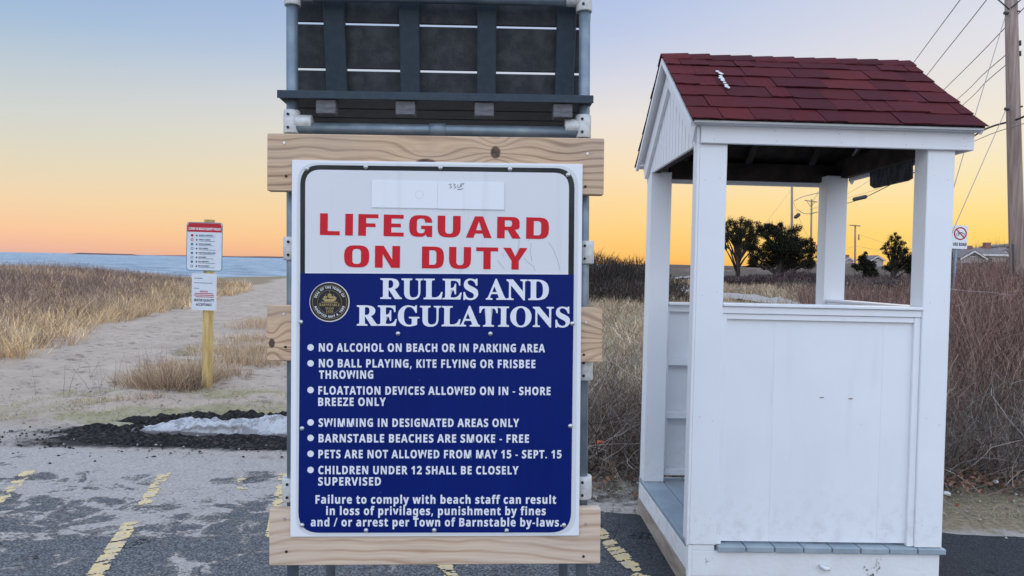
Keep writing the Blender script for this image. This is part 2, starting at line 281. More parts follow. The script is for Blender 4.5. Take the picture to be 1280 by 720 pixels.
# ------------------------------------------------------------------ glyphs (outlines, cap height about 357 units serif / 357 sans)
def dec(s):
    D = {}
    for g in s.split(';'):
        ch, body = g[0], g[2:]; ps = body.split('|'); D[ch] = (int(ps[0]), [[(int(a), int(b)) for a, b in zip(*[iter(c.split(','))]*2)] for c in ps[1:]])
    return D
SERIF = dec("R 236|8,0,8,9,18,10,26,12,31,16,35,21,37,30,37,40,37,189,37,199,35,207,31,212,26,216,18,218,8,219,8,228,108,228,128,227,145,225,160,222,173,218,184,213,197,201,206,186,209,167,206,152,200,138,190,127,176,118,157,112,216,25,226,13,239,9,240,9,240,0,169,0,101,106,91,106,91,40,92,30,94,21,97,16,102,12,110,10,121,9,121,0|91,117,102,117,118,118,130,122,140,129,146,139,150,152,152,168,150,185,145,198,138,208,126,214,112,216,104,215,99,214,95,211,91,193;U 246|124,-6,106,-6,91,-3,78,1,66,7,57,14,50,23,44,34,40,47,37,61,37,78,37,189,36,199,34,207,30,212,25,216,17,218,7,219,7,228,120,228,120,219,101,216,93,208,90,189,90,70,92,52,95,37,102,26,111,18,122,13,137,11,158,14,175,22,187,36,194,55,196,80,196,189,195,199,193,206,190,212,184,215,176,218,164,219,164,228,237,228,237,219,228,217,221,215,216,211,214,205,212,198,211,189,211,91,210,71,208,54,204,39,198,26,190,16,180,8,169,2,156,-3,141,-5;L 213|8,0,8,9,18,10,26,12,31,16,35,21,37,30,37,40,37,189,37,199,35,207,31,212,26,216,18,218,8,219,8,228,125,228,125,219,104,217,100,215,96,212,94,208,91,189,91,41,93,24,100,16,117,14,132,14,146,16,157,20,168,25,177,31,185,40,192,50,199,63,204,77,214,77,201,0;E 221|7,0,7,8,18,9,26,11,31,15,35,20,37,28,38,39,38,184,37,197,35,207,31,213,26,216,18,219,8,219,8,228,199,228,199,160,192,160,188,179,180,193,170,203,156,210,138,214,116,215,100,214,93,208,91,194,91,123,97,123,110,124,121,128,130,134,136,144,141,157,144,173,152,173,152,59,144,59,137,91,132,98,127,103,120,107,93,111,91,111,91,34,92,26,93,21,96,17,115,14,131,14,145,16,157,19,167,24,177,30,185,37,193,47,200,58,206,72,215,72,201,0;S 195|21,-5,21,79,31,79,38,57,46,39,56,25,68,15,82,9,98,7,110,9,120,12,128,18,135,26,138,35,139,45,136,58,127,70,112,80,81,95,64,105,49,116,38,126,31,138,26,151,25,166,26,179,29,191,34,201,40,211,48,218,58,225,68,229,80,232,92,233,115,231,141,224,146,223,150,222,155,223,158,227,160,233,170,233,170,160,161,160,157,172,153,182,147,192,140,201,132,208,124,214,115,219,106,221,97,222,86,221,77,218,70,213,64,207,61,199,60,190,61,182,64,175,69,168,94,151,127,136,159,117,166,109,171,102,175,94,180,66,179,53,175,40,169,29,162,19,152,11,140,4,127,-1,112,-4,96,-5,79,-4,63,0,49,5,42,6,35,4,31,-5;A 218|-4,0,-4,9,2,10,7,12,12,15,25,37,103,233,112,233,192,43,206,17,210,13,215,10,222,9,222,0,115,0,115,9,130,11,139,15,142,23,136,41,126,66,52,66,39,35,38,29,37,24,40,16,48,11,62,9,64,9,64,0|57,80,121,80,88,160;N 247|201,-5,53,175,53,39,54,29,56,21,59,15,65,12,73,10,83,9,83,0,9,0,9,9,27,12,36,21,38,39,38,194,18,217,9,219,9,228,78,228,195,84,195,189,193,207,184,216,166,219,166,228,240,228,240,219,229,218,222,216,217,212,213,207,212,199,211,188,211,-5;D 248|10,0,10,9,19,10,27,12,31,15,34,20,36,27,37,37,37,187,36,199,34,207,30,213,25,217,17,219,7,219,7,228,111,228,134,226,155,223,173,217,189,209,203,198,214,185,223,170,229,154,233,135,234,114,229,73,215,41,191,18,157,5,114,0|111,12,131,15,147,23,160,37,165,49,170,62,173,77,175,95,175,115,173,151,165,180,152,200,134,213,111,217,104,216,98,214,95,212,91,192,91,36,95,17,98,14,104,13;G 254|134,-5,120,-4,106,-3,94,0,82,4,71,10,54,21,40,35,29,51,23,62,19,74,16,87,14,100,14,115,14,128,16,141,19,153,23,165,29,176,40,192,54,206,70,218,80,223,92,227,103,230,116,232,129,233,146,231,165,227,185,220,194,218,203,221,210,233,219,233,219,154,210,154,205,167,198,179,191,189,183,199,174,207,165,213,155,218,144,221,134,222,112,217,95,204,83,183,75,153,73,114,74,94,76,76,79,60,84,46,90,34,103,19,119,9,138,6,149,7,158,10,164,14,168,19,170,27,171,36,171,64,171,73,168,80,165,85,159,88,150,90,138,91,138,99,250,99,250,91,240,90,233,88,228,85,225,81,224,74,223,64,223,14,205,7,188,2,170,-2,152,-4;T 212|46,0,46,9,57,9,65,12,71,15,75,21,77,29,78,40,78,217,75,217,58,215,44,210,33,202,24,190,18,176,14,159,5,159,5,228,205,228,205,158,197,158,192,179,184,196,172,207,155,214,134,217,132,217,132,40,132,29,135,21,138,15,144,12,153,9,164,9,164,0;I 130|7,0,7,9,17,10,25,13,31,16,34,21,37,28,38,38,38,193,37,203,35,209,32,214,26,217,18,218,7,219,7,228,122,228,122,219,112,218,103,217,98,214,94,209,92,203,91,193,91,39,94,22,103,13,123,9,123,0;O 263|130,-5,114,-4,99,-1,84,4,71,11,58,19,47,29,37,40,29,53,22,67,18,82,15,97,14,114,15,130,18,146,22,161,29,175,37,187,47,199,59,209,71,217,85,224,100,229,116,232,133,233,149,232,164,229,179,224,192,217,204,209,216,199,225,188,234,175,240,162,245,147,248,131,249,114,248,97,245,82,240,67,234,53,225,40,215,29,204,19,191,11,177,4,163,-1,147,-4|132,6,153,10,169,23,181,45,187,75,190,114,189,134,187,152,184,168,180,182,174,194,162,209,147,219,130,222,109,217,93,204,82,183,75,153,73,114,73,94,75,76,78,60,83,46,89,34,101,18,115,9;B 221|8,0,8,9,18,10,26,12,31,16,35,22,37,30,37,41,37,184,35,206,26,216,8,219,8,228,110,228,142,226,166,219,184,209,195,194,198,175,196,160,189,147,178,137,163,129,143,124,167,117,186,108,199,97,207,83,209,66,207,47,199,30,186,17,175,11,163,6,150,3,135,1,119,0|91,126,94,126,110,127,123,130,132,136,138,145,141,157,142,173,142,186,139,198,135,206,128,212,119,216,108,217,101,216,97,215,94,212,91,195|111,12,124,13,134,18,142,25,146,34,149,48,150,64,149,81,145,94,139,104,129,110,116,114,99,116,91,116,91,33,95,17,99,14,104,13;M 317|7,0,7,9,17,10,25,12,31,16,35,21,37,29,38,40,38,191,35,208,26,216,7,219,7,228,92,228,158,71,225,228,309,228,309,219,299,218,292,215,286,212,283,206,281,199,280,189,280,43,282,21,291,12,308,9,308,0,198,0,198,9,216,12,225,22,227,42,227,199,144,0,135,0,53,194,53,40,54,29,56,20,60,15,66,11,74,9,85,9,85,0;1 188|33,0,33,18,60,18,65,18,70,20,73,22,77,40,77,208,54,183,47,177,40,174,34,173,28,174,24,176,20,180,17,185,15,191,14,198,37,206,66,224,89,241,127,241,127,40,130,24,133,20,138,18,144,18,171,18,171,0;6 188|98,-3,82,-2,68,2,55,9,43,19,33,31,26,47,22,57,19,69,17,82,16,96,15,111,16,129,18,146,21,163,26,178,31,192,39,205,47,216,57,225,69,233,81,239,95,242,111,243,124,243,136,241,146,238,153,234,160,230,164,224,168,219,170,213,170,206,169,200,166,193,161,188,154,183,143,181,130,180,128,200,122,217,118,220,113,223,108,223,95,221,85,213,76,200,72,190,68,179,66,166,64,151,62,135,80,143,109,147,128,145,144,139,158,129,168,115,174,98,176,78,175,64,173,51,169,39,163,29,156,19,148,11,138,5,126,0,113,-2|99,19,107,20,114,25,120,32,124,43,126,57,127,74,126,91,124,104,119,114,113,121,105,125,96,127,77,121,62,110,63,92,64,76,67,62,70,50,73,40,81,28,90,21;3 188|82,-3,66,-3,52,-1,40,2,31,7,23,12,17,17,13,24,10,30,9,37,10,45,13,51,18,56,24,60,31,62,38,63,39,50,43,39,49,31,58,25,68,21,79,20,100,25,106,28,111,33,115,40,118,48,120,58,121,70,119,82,115,92,107,101,97,108,84,112,69,113,48,113,48,134,70,134,83,136,94,140,102,148,108,158,111,170,112,184,112,195,109,204,105,212,100,218,93,221,85,223,77,222,71,219,66,215,58,196,56,171,43,171,32,174,24,178,17,184,13,191,12,200,14,212,20,222,31,231,45,238,64,242,86,243,109,242,127,237,143,229,155,218,162,205,164,188,162,174,157,162,149,151,138,141,126,134,112,128,140,119,148,114,156,108,163,101,168,92,171,81,172,69,171,56,169,45,165,35,159,26,152,19,144,12,115,0;9 188|76,-3,64,-3,53,-1,44,2,37,6,31,11,27,16,21,35,25,47,38,54,41,44,46,36,52,28,59,22,68,19,78,18,94,22,106,33,116,53,122,80,125,115,106,99,98,95,88,93,78,92,59,94,44,100,30,110,20,124,14,141,12,162,13,177,16,191,21,204,28,216,37,225,48,233,60,239,73,242,89,243,104,242,119,238,132,231,144,222,154,210,162,195,166,184,169,173,171,160,172,146,173,130,167,78,163,63,157,49,150,36,142,24,132,15,120,7,107,1,93,-2|92,117,99,117,106,119,112,123,125,139,125,155,124,170,122,182,119,193,116,201,109,212,100,218,91,221,82,219,74,214,68,206,64,195,61,181,60,164,64,138,74,122")
SANS = dec("A 232|0,0,85,241,147,241,232,0,177,0,160,57,72,57,55,0|85,100,147,100,130,155,125,170,120,188,116,203,111,187,106,168,102,155;B 226|30,0,30,240,105,240,123,239,139,238,154,235,167,231,177,226,191,215,199,199,202,179,201,166,198,155,192,144,185,136,176,131,165,127,165,126,187,117,193,113,198,107,202,100,205,91,207,81,208,70,205,49,197,32,184,18,174,12,163,7,150,3,136,1,120,0|81,145,110,145,124,146,134,148,141,152,146,157,149,164,150,172,149,181,145,187,140,192,132,195,121,197,108,198,81,198|81,42,114,42,128,43,138,46,146,51,151,57,154,65,155,75,154,83,151,90,146,96,138,101,127,104,112,104,81,104;C 214|127,-3,113,-3,100,-1,88,2,76,6,66,12,52,23,40,38,31,55,27,66,24,79,21,91,20,105,19,120,20,134,22,147,24,160,28,172,33,184,43,201,55,215,71,227,81,233,92,237,105,241,118,242,132,243,168,239,202,226,186,185,159,196,132,201,114,198,99,191,87,179,82,170,77,159,74,147,72,134,72,119,72,105,74,91,77,79,81,69,86,60,98,48,113,41,132,39,161,42,193,52,193,9,162,0;D 248|30,0,30,240,105,240,120,239,134,238,147,235,159,231,171,226,188,216,202,203,214,187,219,176,224,164,227,151,228,137,229,122,228,99,224,78,217,60,207,44,195,31,180,20,163,11,143,5,122,1,98,0|81,42,103,42,129,45,150,55,165,70,173,92,176,121,176,136,173,149,170,161,165,171,159,179,145,190,129,196,108,198,81,198;E 188|30,0,30,240,168,240,168,198,81,198,81,145,162,145,162,104,81,104,81,42,168,42,168,0;F 184|30,0,30,240,168,240,168,198,80,198,80,136,162,136,162,95,80,95,80,0;G 243|131,-3,110,-2,92,2,75,8,61,17,48,28,38,42,30,58,24,76,21,97,19,120,20,135,22,149,25,162,29,174,34,185,40,196,48,205,56,214,66,221,77,228,88,233,101,238,114,241,129,243,145,243,182,239,216,228,199,188,174,197,144,201,130,200,117,196,106,191,96,183,88,174,81,162,76,149,73,135,72,119,73,104,75,90,78,78,83,66,90,57,98,49,108,44,120,40,134,39,153,40,167,42,167,92,121,92,121,135,216,135,216,10,177,0;H 257|30,0,30,240,81,240,81,146,176,146,176,240,227,240,227,0,176,0,176,103,81,103,81,0;I 131|11,0,11,29,40,42,40,197,11,211,11,240,120,240,120,211,91,197,91,42,120,29,120,0;J 111|5,-71,-12,-69,-25,-67,-25,-25,-14,-27,-1,-28,15,-25,19,-22,23,-17,26,-12,30,15,30,240,81,240,81,15,80,-4,77,-20,71,-34,64,-46,55,-55,45,-62,33,-67,19,-70;K 223|30,0,30,240,81,240,81,130,91,144,101,158,166,240,222,240,139,134,223,0,165,0,102,101,81,86,81,0;L 190|30,0,30,240,81,240,81,42,178,42,178,0;M 317|30,0,30,240,99,240,156,56,157,56,217,240,286,240,286,0,239,0,239,113,240,140,241,168,241,188,240,188,178,0,132,0,74,188,73,188,74,168,75,139,76,111,76,0;N 273|30,0,30,240,94,240,198,60,199,60,198,93,197,126,197,240,243,240,243,0,178,0,74,181,73,181,75,147,76,113,76,0;O 267|134,-3,119,-3,105,-1,92,2,80,7,69,12,54,24,41,38,32,55,27,67,24,79,21,92,20,106,19,121,20,135,21,149,24,162,27,174,32,185,41,202,54,217,69,228,80,234,92,238,105,241,119,243,134,243,149,243,163,241,176,238,187,234,198,228,213,217,226,202,236,185,240,174,243,161,246,149,247,135,248,120,247,106,246,92,243,79,240,67,236,55,226,38,213,24,198,12,187,7,176,2,163,-1,149,-3|134,39,153,42,169,49,180,61,185,70,189,81,192,93,194,106,194,120,194,135,192,148,189,160,185,170,180,180,169,192,153,199,134,201,114,199,99,192,87,180,82,170,78,160,75,148,73,135,73,120,73,106,75,93,78,81,82,70,87,61,99,49,114,42;P 211|30,0,30,240,107,240,124,239,140,237,153,233,165,227,174,220,186,205,193,186,196,165,195,151,192,138,187,126,180,114,170,105,158,96,143,90,124,87,103,85,81,85,81,0|81,127,98,127,111,128,122,131,132,135,139,142,143,152,144,163,140,183,126,194,104,198,81,198;Q 267|181,-57,137,-3,134,-3,119,-3,105,-1,92,2,80,7,69,12,54,24,41,38,32,55,27,67,24,79,21,92,20,106,19,121,20,135,21,149,24,162,27,174,32,185,41,202,54,217,69,228,80,234,92,238,105,241,119,243,134,243,149,243,163,241,176,238,187,234,198,228,213,217,226,202,236,185,240,174,243,161,246,149,247,135,248,120,247,105,246,90,243,76,239,63,233,51,227,39,219,30,210,21,200,14,189,7,246,-57|134,39,153,42,169,49,180,61,185,70,189,81,192,93,194,106,194,120,194,135,192,148,189,160,185,170,180,180,169,192,153,199,134,201,114,199,99,192,87,180,82,170,78,160,75,148,73,135,73,120,73,106,75,93,78,81,82,70,87,61,99,49,114,42;R 222|30,0,30,240,100,240,119,239,135,237,150,233,162,228,172,222,185,208,193,190,196,168,195,157,193,148,190,139,173,118,151,104,222,0,165,0,108,92,81,92,81,0|81,133,97,133,113,134,125,137,133,142,140,148,143,156,144,167,143,177,139,185,133,191,124,195,111,197,96,198,81,198;S 185|83,-3,68,-3,54,-1,41,2,28,6,15,11,15,58,51,45,63,41,75,39,87,39,99,39,108,42,114,46,118,51,121,57,122,64,120,73,116,80,108,86,75,103,57,113,38,127,24,147,21,155,19,165,18,175,21,195,28,212,40,225,49,232,60,237,72,240,85,242,99,243,135,239,171,226,154,187,125,197,98,201,89,200,81,198,76,194,71,189,69,183,68,177,69,169,73,162,79,156,113,138,145,120,153,114,159,106,165,98,168,89,171,78,172,66,169,47,161,30,149,16,139,9,127,3,114,0,99,-3;T 194|72,0,72,197,7,197,7,240,188,240,188,197,123,197,123,0;U 254|126,-3,108,-2,91,1,77,5,64,12,53,21,44,31,37,43,33,56,30,70,29,85,29,240,79,240,79,93,81,75,85,61,91,51,101,45,113,41,127,39,142,41,154,45,163,52,170,63,173,76,175,93,175,240,225,240,225,85,224,69,220,54,214,40,206,27,195,17,181,8,166,2,147,-2;V 218|81,0,0,240,51,240,96,97,100,83,105,63,109,44,113,63,118,83,122,97,167,240,218,240,137,0;W 325|61,0,0,240,50,240,81,109,85,89,89,66,92,46,95,66,100,88,103,105,138,240,186,240,221,105,225,89,229,66,232,46,235,66,240,89,244,109,275,240,325,240,264,0,206,0,173,126,171,137,167,153,164,170,162,182,160,170,157,153,154,137,151,126,119,0;X 224|0,0,80,124,5,240,61,240,113,153,164,240,218,240,143,121,224,0,166,0,110,91,54,0;Y 210|80,0,80,92,0,240,55,240,105,141,155,240,210,240,130,93,130,0;Z 194|8,0,8,33,123,198,11,198,11,240,183,240,183,207,69,42,186,42,186,0;a 203|71,-3,55,-2,42,3,30,11,21,22,16,37,14,55,16,73,23,87,35,98,44,103,54,107,67,110,80,112,96,113,128,114,128,122,127,131,125,138,120,143,115,147,108,149,99,150,73,146,48,137,31,171,64,183,101,187,124,185,143,180,158,171,169,159,175,142,178,122,178,0,143,0,133,25,132,25,124,16,115,9,107,3,97,0,85,-3|90,33,100,34,109,37,117,43,123,50,127,59,128,70,128,85,108,84,94,83,83,80,75,76,70,70,67,63,65,54,66,48,68,42,72,38;b 213|127,-3,114,-3,104,0,95,4,76,20,73,20,64,0,26,0,26,255,76,255,76,196,76,175,74,160,76,160,82,167,88,173,96,179,105,183,116,186,128,187,148,184,164,176,178,163,185,152,191,140,194,126,197,110,197,92,197,74,194,58,190,44,185,31,178,21,164,7,147,-1|113,37,122,39,131,44,137,52,142,62,145,76,146,93,145,109,142,123,137,133,130,141,122,145,112,147,100,145,91,141,85,135,80,125,77,113,76,98,76,92,77,76,80,62,84,52,91,44,100,39;c 173|101,-3,85,-2,71,0,58,5,47,11,37,19,29,29,23,42,19,56,16,72,15,91,16,112,20,130,27,145,35,158,46,169,58,177,72,182,88,186,105,187,138,183,162,174,147,136,125,143,105,146,91,144,80,138,72,126,68,111,66,91,67,74,71,61,76,50,84,43,94,39,105,37,133,41,156,53,156,10,132,0;d 213|84,-3,65,-1,49,7,34,21,27,31,22,43,18,58,16,74,15,91,16,109,18,125,22,140,28,152,35,163,49,176,66,184,86,187,98,186,109,183,118,179,126,173,133,167,138,160,140,160,138,175,136,196,136,255,186,255,186,0,148,0,138,24,136,24,131,17,124,10,117,5,107,0,97,-2|102,37,114,38,124,42,131,49,136,58,139,71,140,86,140,91,139,107,136,121,131,132,124,140,114,145,101,146,91,144,82,140,75,132,70,121,67,107,66,91,67,74,70,61,75,50,82,43,91,38;e 198|109,-3,91,-2,75,1,60,7,47,15,36,25,27,38,20,53,16,70,15,90,16,111,20,128,26,144,34,157,44,168,56,176,70,182,85,186,102,187,116,186,130,183,142,179,152,173,162,165,170,156,176,145,180,132,183,119,184,103,184,79,66,79,68,66,72,55,78,46,87,39,98,35,111,34,144,37,174,48,174,10,145,0|67,112,137,112,136,123,133,132,128,140,122,146,113,150,102,151,93,150,85,147,78,142,73,134,69,125;f 130|34,0,34,146,7,146,7,170,34,183,34,197,35,211,38,223,42,233,48,241,56,247,65,252,75,254,86,256,99,257,126,255,145,249,132,213,120,216,104,217,98,217,93,214,89,211,84,195,84,183,128,183,128,146,84,146,84,0;g 213|95,-81,59,-78,26,-70,26,-30,40,-35,54,-39,68,-42,83,-43,98,-44,119,-39,132,-25,136,-2,136,1,137,13,138,24,136,24,130,15,122,8,114,3,105,-1,95,-3,84,-3,64,-1,47,8,33,22,27,32,22,45,18,59,16,74,15,91,16,109,18,124,22,138,27,151,34,162,48,176,65,184,86,187,107,184,124,175,139,160,140,160,144,183,186,183,186,0,185,-15,183,-29,178,-41,172,-51,163,-60,153,-67,141,-73,127,-77,112,-80|102,36,114,37,123,41,130,47,136,56,139,69,140,85,140,91,139,109,136,123,131,133,123,140,114,145,101,146,89,144,79,137,72,126,68,111,66,91,68,71,72,56,79,45,89,38;h 221|26,0,26,255,76,255,76,203,75,177,74,160,77,160,83,168,90,175,99,180,109,184,119,186,130,187,148,185,164,180,177,171,187,158,193,141,195,120,195,0,145,0,145,107,142,129,132,142,116,147,102,145,92,140,85,131,80,119,77,104,76,86,76,0;i 102|51,206,44,207,38,209,32,212,28,216,25,222,24,231,25,239,28,246,32,250,51,255,71,250,75,246,78,239,79,231,78,222,75,216,71,212|26,0,26,183,76,183,76,0;l 102|26,0,26,255,76,255,76,0;m 330|26,0,26,183,64,183,71,160,74,160,80,168,88,175,97,180,107,184,117,186,127,187,140,186,151,184,162,180,170,175,177,168,183,160,187,160,194,168,201,175,211,180,221,184,231,186,241,187,261,185,276,180,289,171,297,158,303,141,305,120,305,0,255,0,255,107,251,129,242,142,227,147,215,145,206,140,199,133,194,122,191,108,190,92,190,0,140,0,140,107,137,129,128,142,113,147,100,145,91,140,84,131,80,119,77,104,76,86,76,0;n 221|26,0,26,183,64,183,71,160,74,160,80,168,88,175,98,180,108,184,119,186,130,187,149,185,164,180,178,171,188,158,193,141,195,120,195,0,145,0,145,107,145,119,142,129,138,137,133,142,125,146,116,147,102,145,92,140,85,131,80,119,77,104,76,86,76,0;o 208|103,-3,87,-2,72,2,58,8,46,16,35,27,27,40,20,55,16,73,15,92,16,109,19,125,24,139,30,152,39,162,49,171,61,178,74,183,88,186,104,187,121,185,136,182,150,176,162,167,173,156,181,144,188,128,191,111,193,92,192,75,189,59,184,45,177,32,169,21,158,13,147,6,134,1,119,-2|104,37,116,38,126,43,133,51,138,62,141,75,142,92,141,109,138,122,133,133,126,140,116,145,104,146,92,145,82,140,75,133,70,122,67,109,66,92,67,75,70,62,75,51,82,43,92,38;p 213|26,-81,26,183,67,183,74,160,76,160,96,179,105,183,116,186,128,187,148,184,164,176,178,163,185,152,191,140,194,126,197,110,197,92,197,74,194,58,190,44,185,32,178,21,163,7,146,-1,127,-3,115,-3,104,0,95,4,76,20,74,20,76,-7,76,-81|113,37,123,39,132,44,138,52,143,62,145,76,146,93,145,112,141,127,134,138,124,145,112,147,100,145,91,141,85,135,80,125,77,113,76,98,76,92,77,76,80,62,84,52,91,44,100,39;r 152|26,0,26,183,64,183,72,152,74,152,80,161,87,169,96,177,106,182,117,186,129,187,137,186,145,185,142,138,135,140,127,140,102,135,95,132,89,127,83,121,79,113,77,104,76,93,76,0;s 167|76,-3,43,-1,15,7,15,49,47,38,78,33,86,34,93,35,99,38,102,41,104,45,105,49,102,57,91,66,65,78,37,93,30,98,25,103,20,110,17,117,16,126,15,136,17,151,24,164,35,174,50,181,67,185,88,187,120,183,152,172,137,136,111,146,87,150,75,148,67,144,65,138,68,130,79,122,103,111,130,98,137,93,143,88,148,81,151,74,153,65,154,54,152,37,145,23,134,12,126,6,116,2,104,-1,91,-3;t 146|89,-3,60,2,52,6,45,13,39,21,35,31,32,43,32,57,32,146,8,146,8,167,35,184,50,222,82,222,82,183,133,183,133,146,82,146,82,57,82,51,84,46,88,42,92,39,97,37,103,37,120,38,135,42,135,5,115,-1;u 221|90,-3,72,-2,56,4,43,13,33,25,27,42,25,64,25,183,75,183,75,76,76,64,78,54,82,47,88,41,95,38,105,37,118,38,129,44,136,52,141,64,143,79,144,97,144,183,194,183,194,0,156,0,149,24,147,24,140,15,132,8,123,3,112,-1,102,-3;v 191|70,0,0,183,52,183,88,79,93,59,95,41,96,41,103,79,139,183,191,183,121,0;w 287|55,0,3,183,53,183,74,102,78,82,82,59,84,42,86,42,87,55,89,71,92,86,94,95,117,183,172,183,193,95,196,80,200,59,201,42,202,42,205,59,209,82,213,102,235,183,284,183,231,0,177,0,163,64,159,81,153,105,148,129,144,145,143,145,139,129,134,105,128,81,124,63,109,0;y 191|37,-81,22,-80,11,-78,11,-38,20,-40,31,-40,41,-39,49,-36,56,-31,62,-24,66,-16,70,-8,73,1,0,183,55,183,89,80,93,65,95,48,96,48,99,65,103,80,137,183,191,183,113,-24,105,-41,95,-55,83,-66,69,-74,54,-79;0 192|96,-3,79,-2,65,2,52,8,41,18,32,29,25,43,19,60,15,78,13,98,12,120,12,135,13,149,15,163,17,175,20,186,27,203,36,217,47,229,60,237,77,242,96,243,112,242,126,238,139,232,150,223,159,211,167,197,172,181,176,162,179,142,180,120,179,105,178,91,177,78,174,65,171,54,165,37,156,23,145,11,131,3,115,-2|96,38,107,40,116,47,122,58,125,67,127,78,128,90,129,104,129,120,129,135,128,149,127,162,125,173,122,182,116,193,107,200,96,202,84,200,76,193,70,182,67,173,65,162,64,149,63,135,62,120,63,104,64,90,65,78,67,67,70,58,76,47,84,40;1 192|88,0,88,139,88,162,89,186,82,179,72,170,44,148,20,178,97,240,139,240,139,0;2 192|13,0,13,35,74,96,103,127,119,150,124,172,123,181,120,188,116,194,110,198,103,200,95,201,86,200,77,198,68,194,40,176,13,209,35,226,62,238,98,243,113,242,127,239,139,235,149,228,158,220,165,211,170,201,173,190,174,178,173,165,171,153,166,142,144,110,107,74,77,45,77,43,181,43,181,0;3 192|82,-3,67,-3,52,-1,38,1,25,5,13,10,13,53,45,41,77,37,93,38,106,41,115,46,121,53,124,62,126,73,121,90,116,94,110,98,103,100,68,104,50,104,50,143,68,143,102,147,109,150,114,154,118,158,122,175,121,183,118,190,114,195,108,199,99,201,88,202,77,201,67,200,58,196,37,185,13,220,46,236,60,240,75,242,91,243,106,243,118,241,130,238,141,234,150,228,162,217,169,203,172,186,170,171,165,157,157,146,146,138,134,131,120,126,120,125,138,122,152,116,164,108,172,97,177,85,179,70,178,56,174,44,168,32,160,22,150,13,137,6,121,1,103,-2;4 192|108,0,108,50,6,50,6,85,111,240,157,240,157,89,186,89,186,50,157,50,157,0|50,89,108,89,108,130,108,148,109,169,110,182,109,182,102,169,94,155;5 192|81,-3,46,0,16,10,16,53,46,42,79,38,93,39,105,42,114,47,120,54,124,64,126,76,124,89,118,99,108,106,95,111,78,112,58,110,41,107,21,118,30,240,160,240,160,197,75,197,70,150,82,152,101,153,115,152,128,149,140,145,150,138,159,130,167,120,172,109,176,95,177,80,176,65,173,52,168,39,161,29,152,19,142,11,129,5,115,0,99,-2;6 192|99,-3,84,-2,69,2,55,8,43,17,32,28,24,42,19,52,16,63,14,75,12,88,12,102,15,143,25,181,31,192,38,203,47,213,56,221,68,229,81,235,96,239,113,242,132,242,148,242,164,240,164,199,150,202,135,203,117,202,102,199,89,193,79,186,72,178,66,167,62,155,60,142,58,128,60,128,66,135,72,142,80,148,89,152,100,155,112,156,132,154,149,147,163,136,173,121,179,102,181,80,180,65,177,51,173,39,167,28,159,19,150,11,139,5,127,0,114,-2|98,37,108,38,116,42,123,48,128,56,131,66,132,79,131,90,128,99,124,107,118,112,109,116,99,117,80,112,67,99,62,84,66,62,78,44,84,40,91,38;7 192|37,0,127,197,9,197,9,240,181,240,181,208,90,0;8 192|96,-3,81,-3,67,-1,54,3,43,8,34,14,22,27,14,42,12,61,13,76,18,90,25,101,35,110,46,118,58,125,48,132,38,141,30,150,24,160,20,172,19,185,20,197,24,208,30,217,38,225,47,231,58,236,70,240,83,242,96,243,110,242,122,240,134,236,145,231,154,225,162,217,168,208,171,197,173,185,171,172,167,160,160,150,151,141,141,133,130,127,154,111,173,90,177,82,179,72,180,62,179,49,175,38,169,28,161,18,152,11,140,5,127,0,112,-2|96,148,116,161,121,166,124,173,125,181,124,189,121,195,117,199,111,203,104,205,96,206,88,205,81,203,75,199,70,195,68,189,67,181,68,174,71,167,76,161|95,34,107,35,116,37,124,42,129,48,132,55,133,63,128,79,114,92,98,102,94,104,69,87,63,80,60,73,59,64,60,56,63,48,68,42,75,38,84,35;9 192|60,-3,43,-3,28,-1,28,40,42,37,56,36,75,37,90,41,103,46,112,53,120,62,126,72,129,84,132,97,133,111,131,111,113,91,104,87,92,84,78,83,59,85,43,92,29,103,19,118,13,137,11,159,12,174,14,188,19,200,25,211,33,220,42,228,53,234,65,239,78,242,92,242,108,241,123,237,137,231,149,222,160,211,168,197,172,187,176,176,178,164,180,151,180,137,177,97,166,58,161,47,154,36,145,26,135,18,124,10,111,5,96,0,79,-2|92,122,112,127,125,140,130,155,126,177,113,195,108,199,101,201,93,202,84,201,76,197,69,192,64,184,61,173,60,160,61,149,63,140,68,132,74,127,82,123;, 90|14,-43,23,-1,31,39,62,39,64,35,52,-4,36,-43;. 90|45,-5,30,1,27,5,25,11,24,18,25,26,27,31,30,36,45,41,60,36,63,31,65,26,66,18,65,11,63,5,60,1;/ 125|3,0,93,240,122,240,32,0;- 108|13,77,13,103,95,103,95,77;: 90|45,139,30,144,27,149,25,155,24,162,25,170,27,175,30,180,45,185,60,180,63,175,65,170,66,162,65,155,63,149,60,144|45,-5,30,1,27,5,25,11,24,18,25,26,27,31,30,36,45,41,60,36,63,31,65,26,66,18,65,11,63,5,60,1;( 101|63,-53,53,-41,45,-28,37,-15,31,-1,25,14,21,29,18,44,15,60,14,76,13,92,14,108,15,124,18,140,21,156,25,171,31,186,37,200,45,214,53,227,63,240,91,240,82,227,74,213,67,200,60,185,55,170,51,155,48,140,45,124,44,108,43,92,44,77,45,61,48,46,51,31,55,16,60,1,67,-13,74,-27,82,-40,90,-53;) 101|10,-53,19,-40,27,-27,34,-13,40,1,46,16,50,31,53,46,56,61,57,77,57,92,57,108,56,124,53,140,50,155,46,170,40,185,34,200,27,213,19,227,10,240,38,240,48,227,56,214,64,200,70,186,75,171,80,156,83,140,85,124,87,108,87,92,87,76,85,60,83,44,80,29,75,14,70,-1,64,-15,56,-28,48,-41,38,-53"); _e = SANS['L'][1][0]; _x0 = min(p[0] for p in _e); _h = max(p[1] for p in _e); _w = int(_h*.21)
SANS['I'] = (_w+2*_x0, [[(_x0, 0), (_x0+_w, 0), (_x0+_w, _h), (_x0, _h)]])
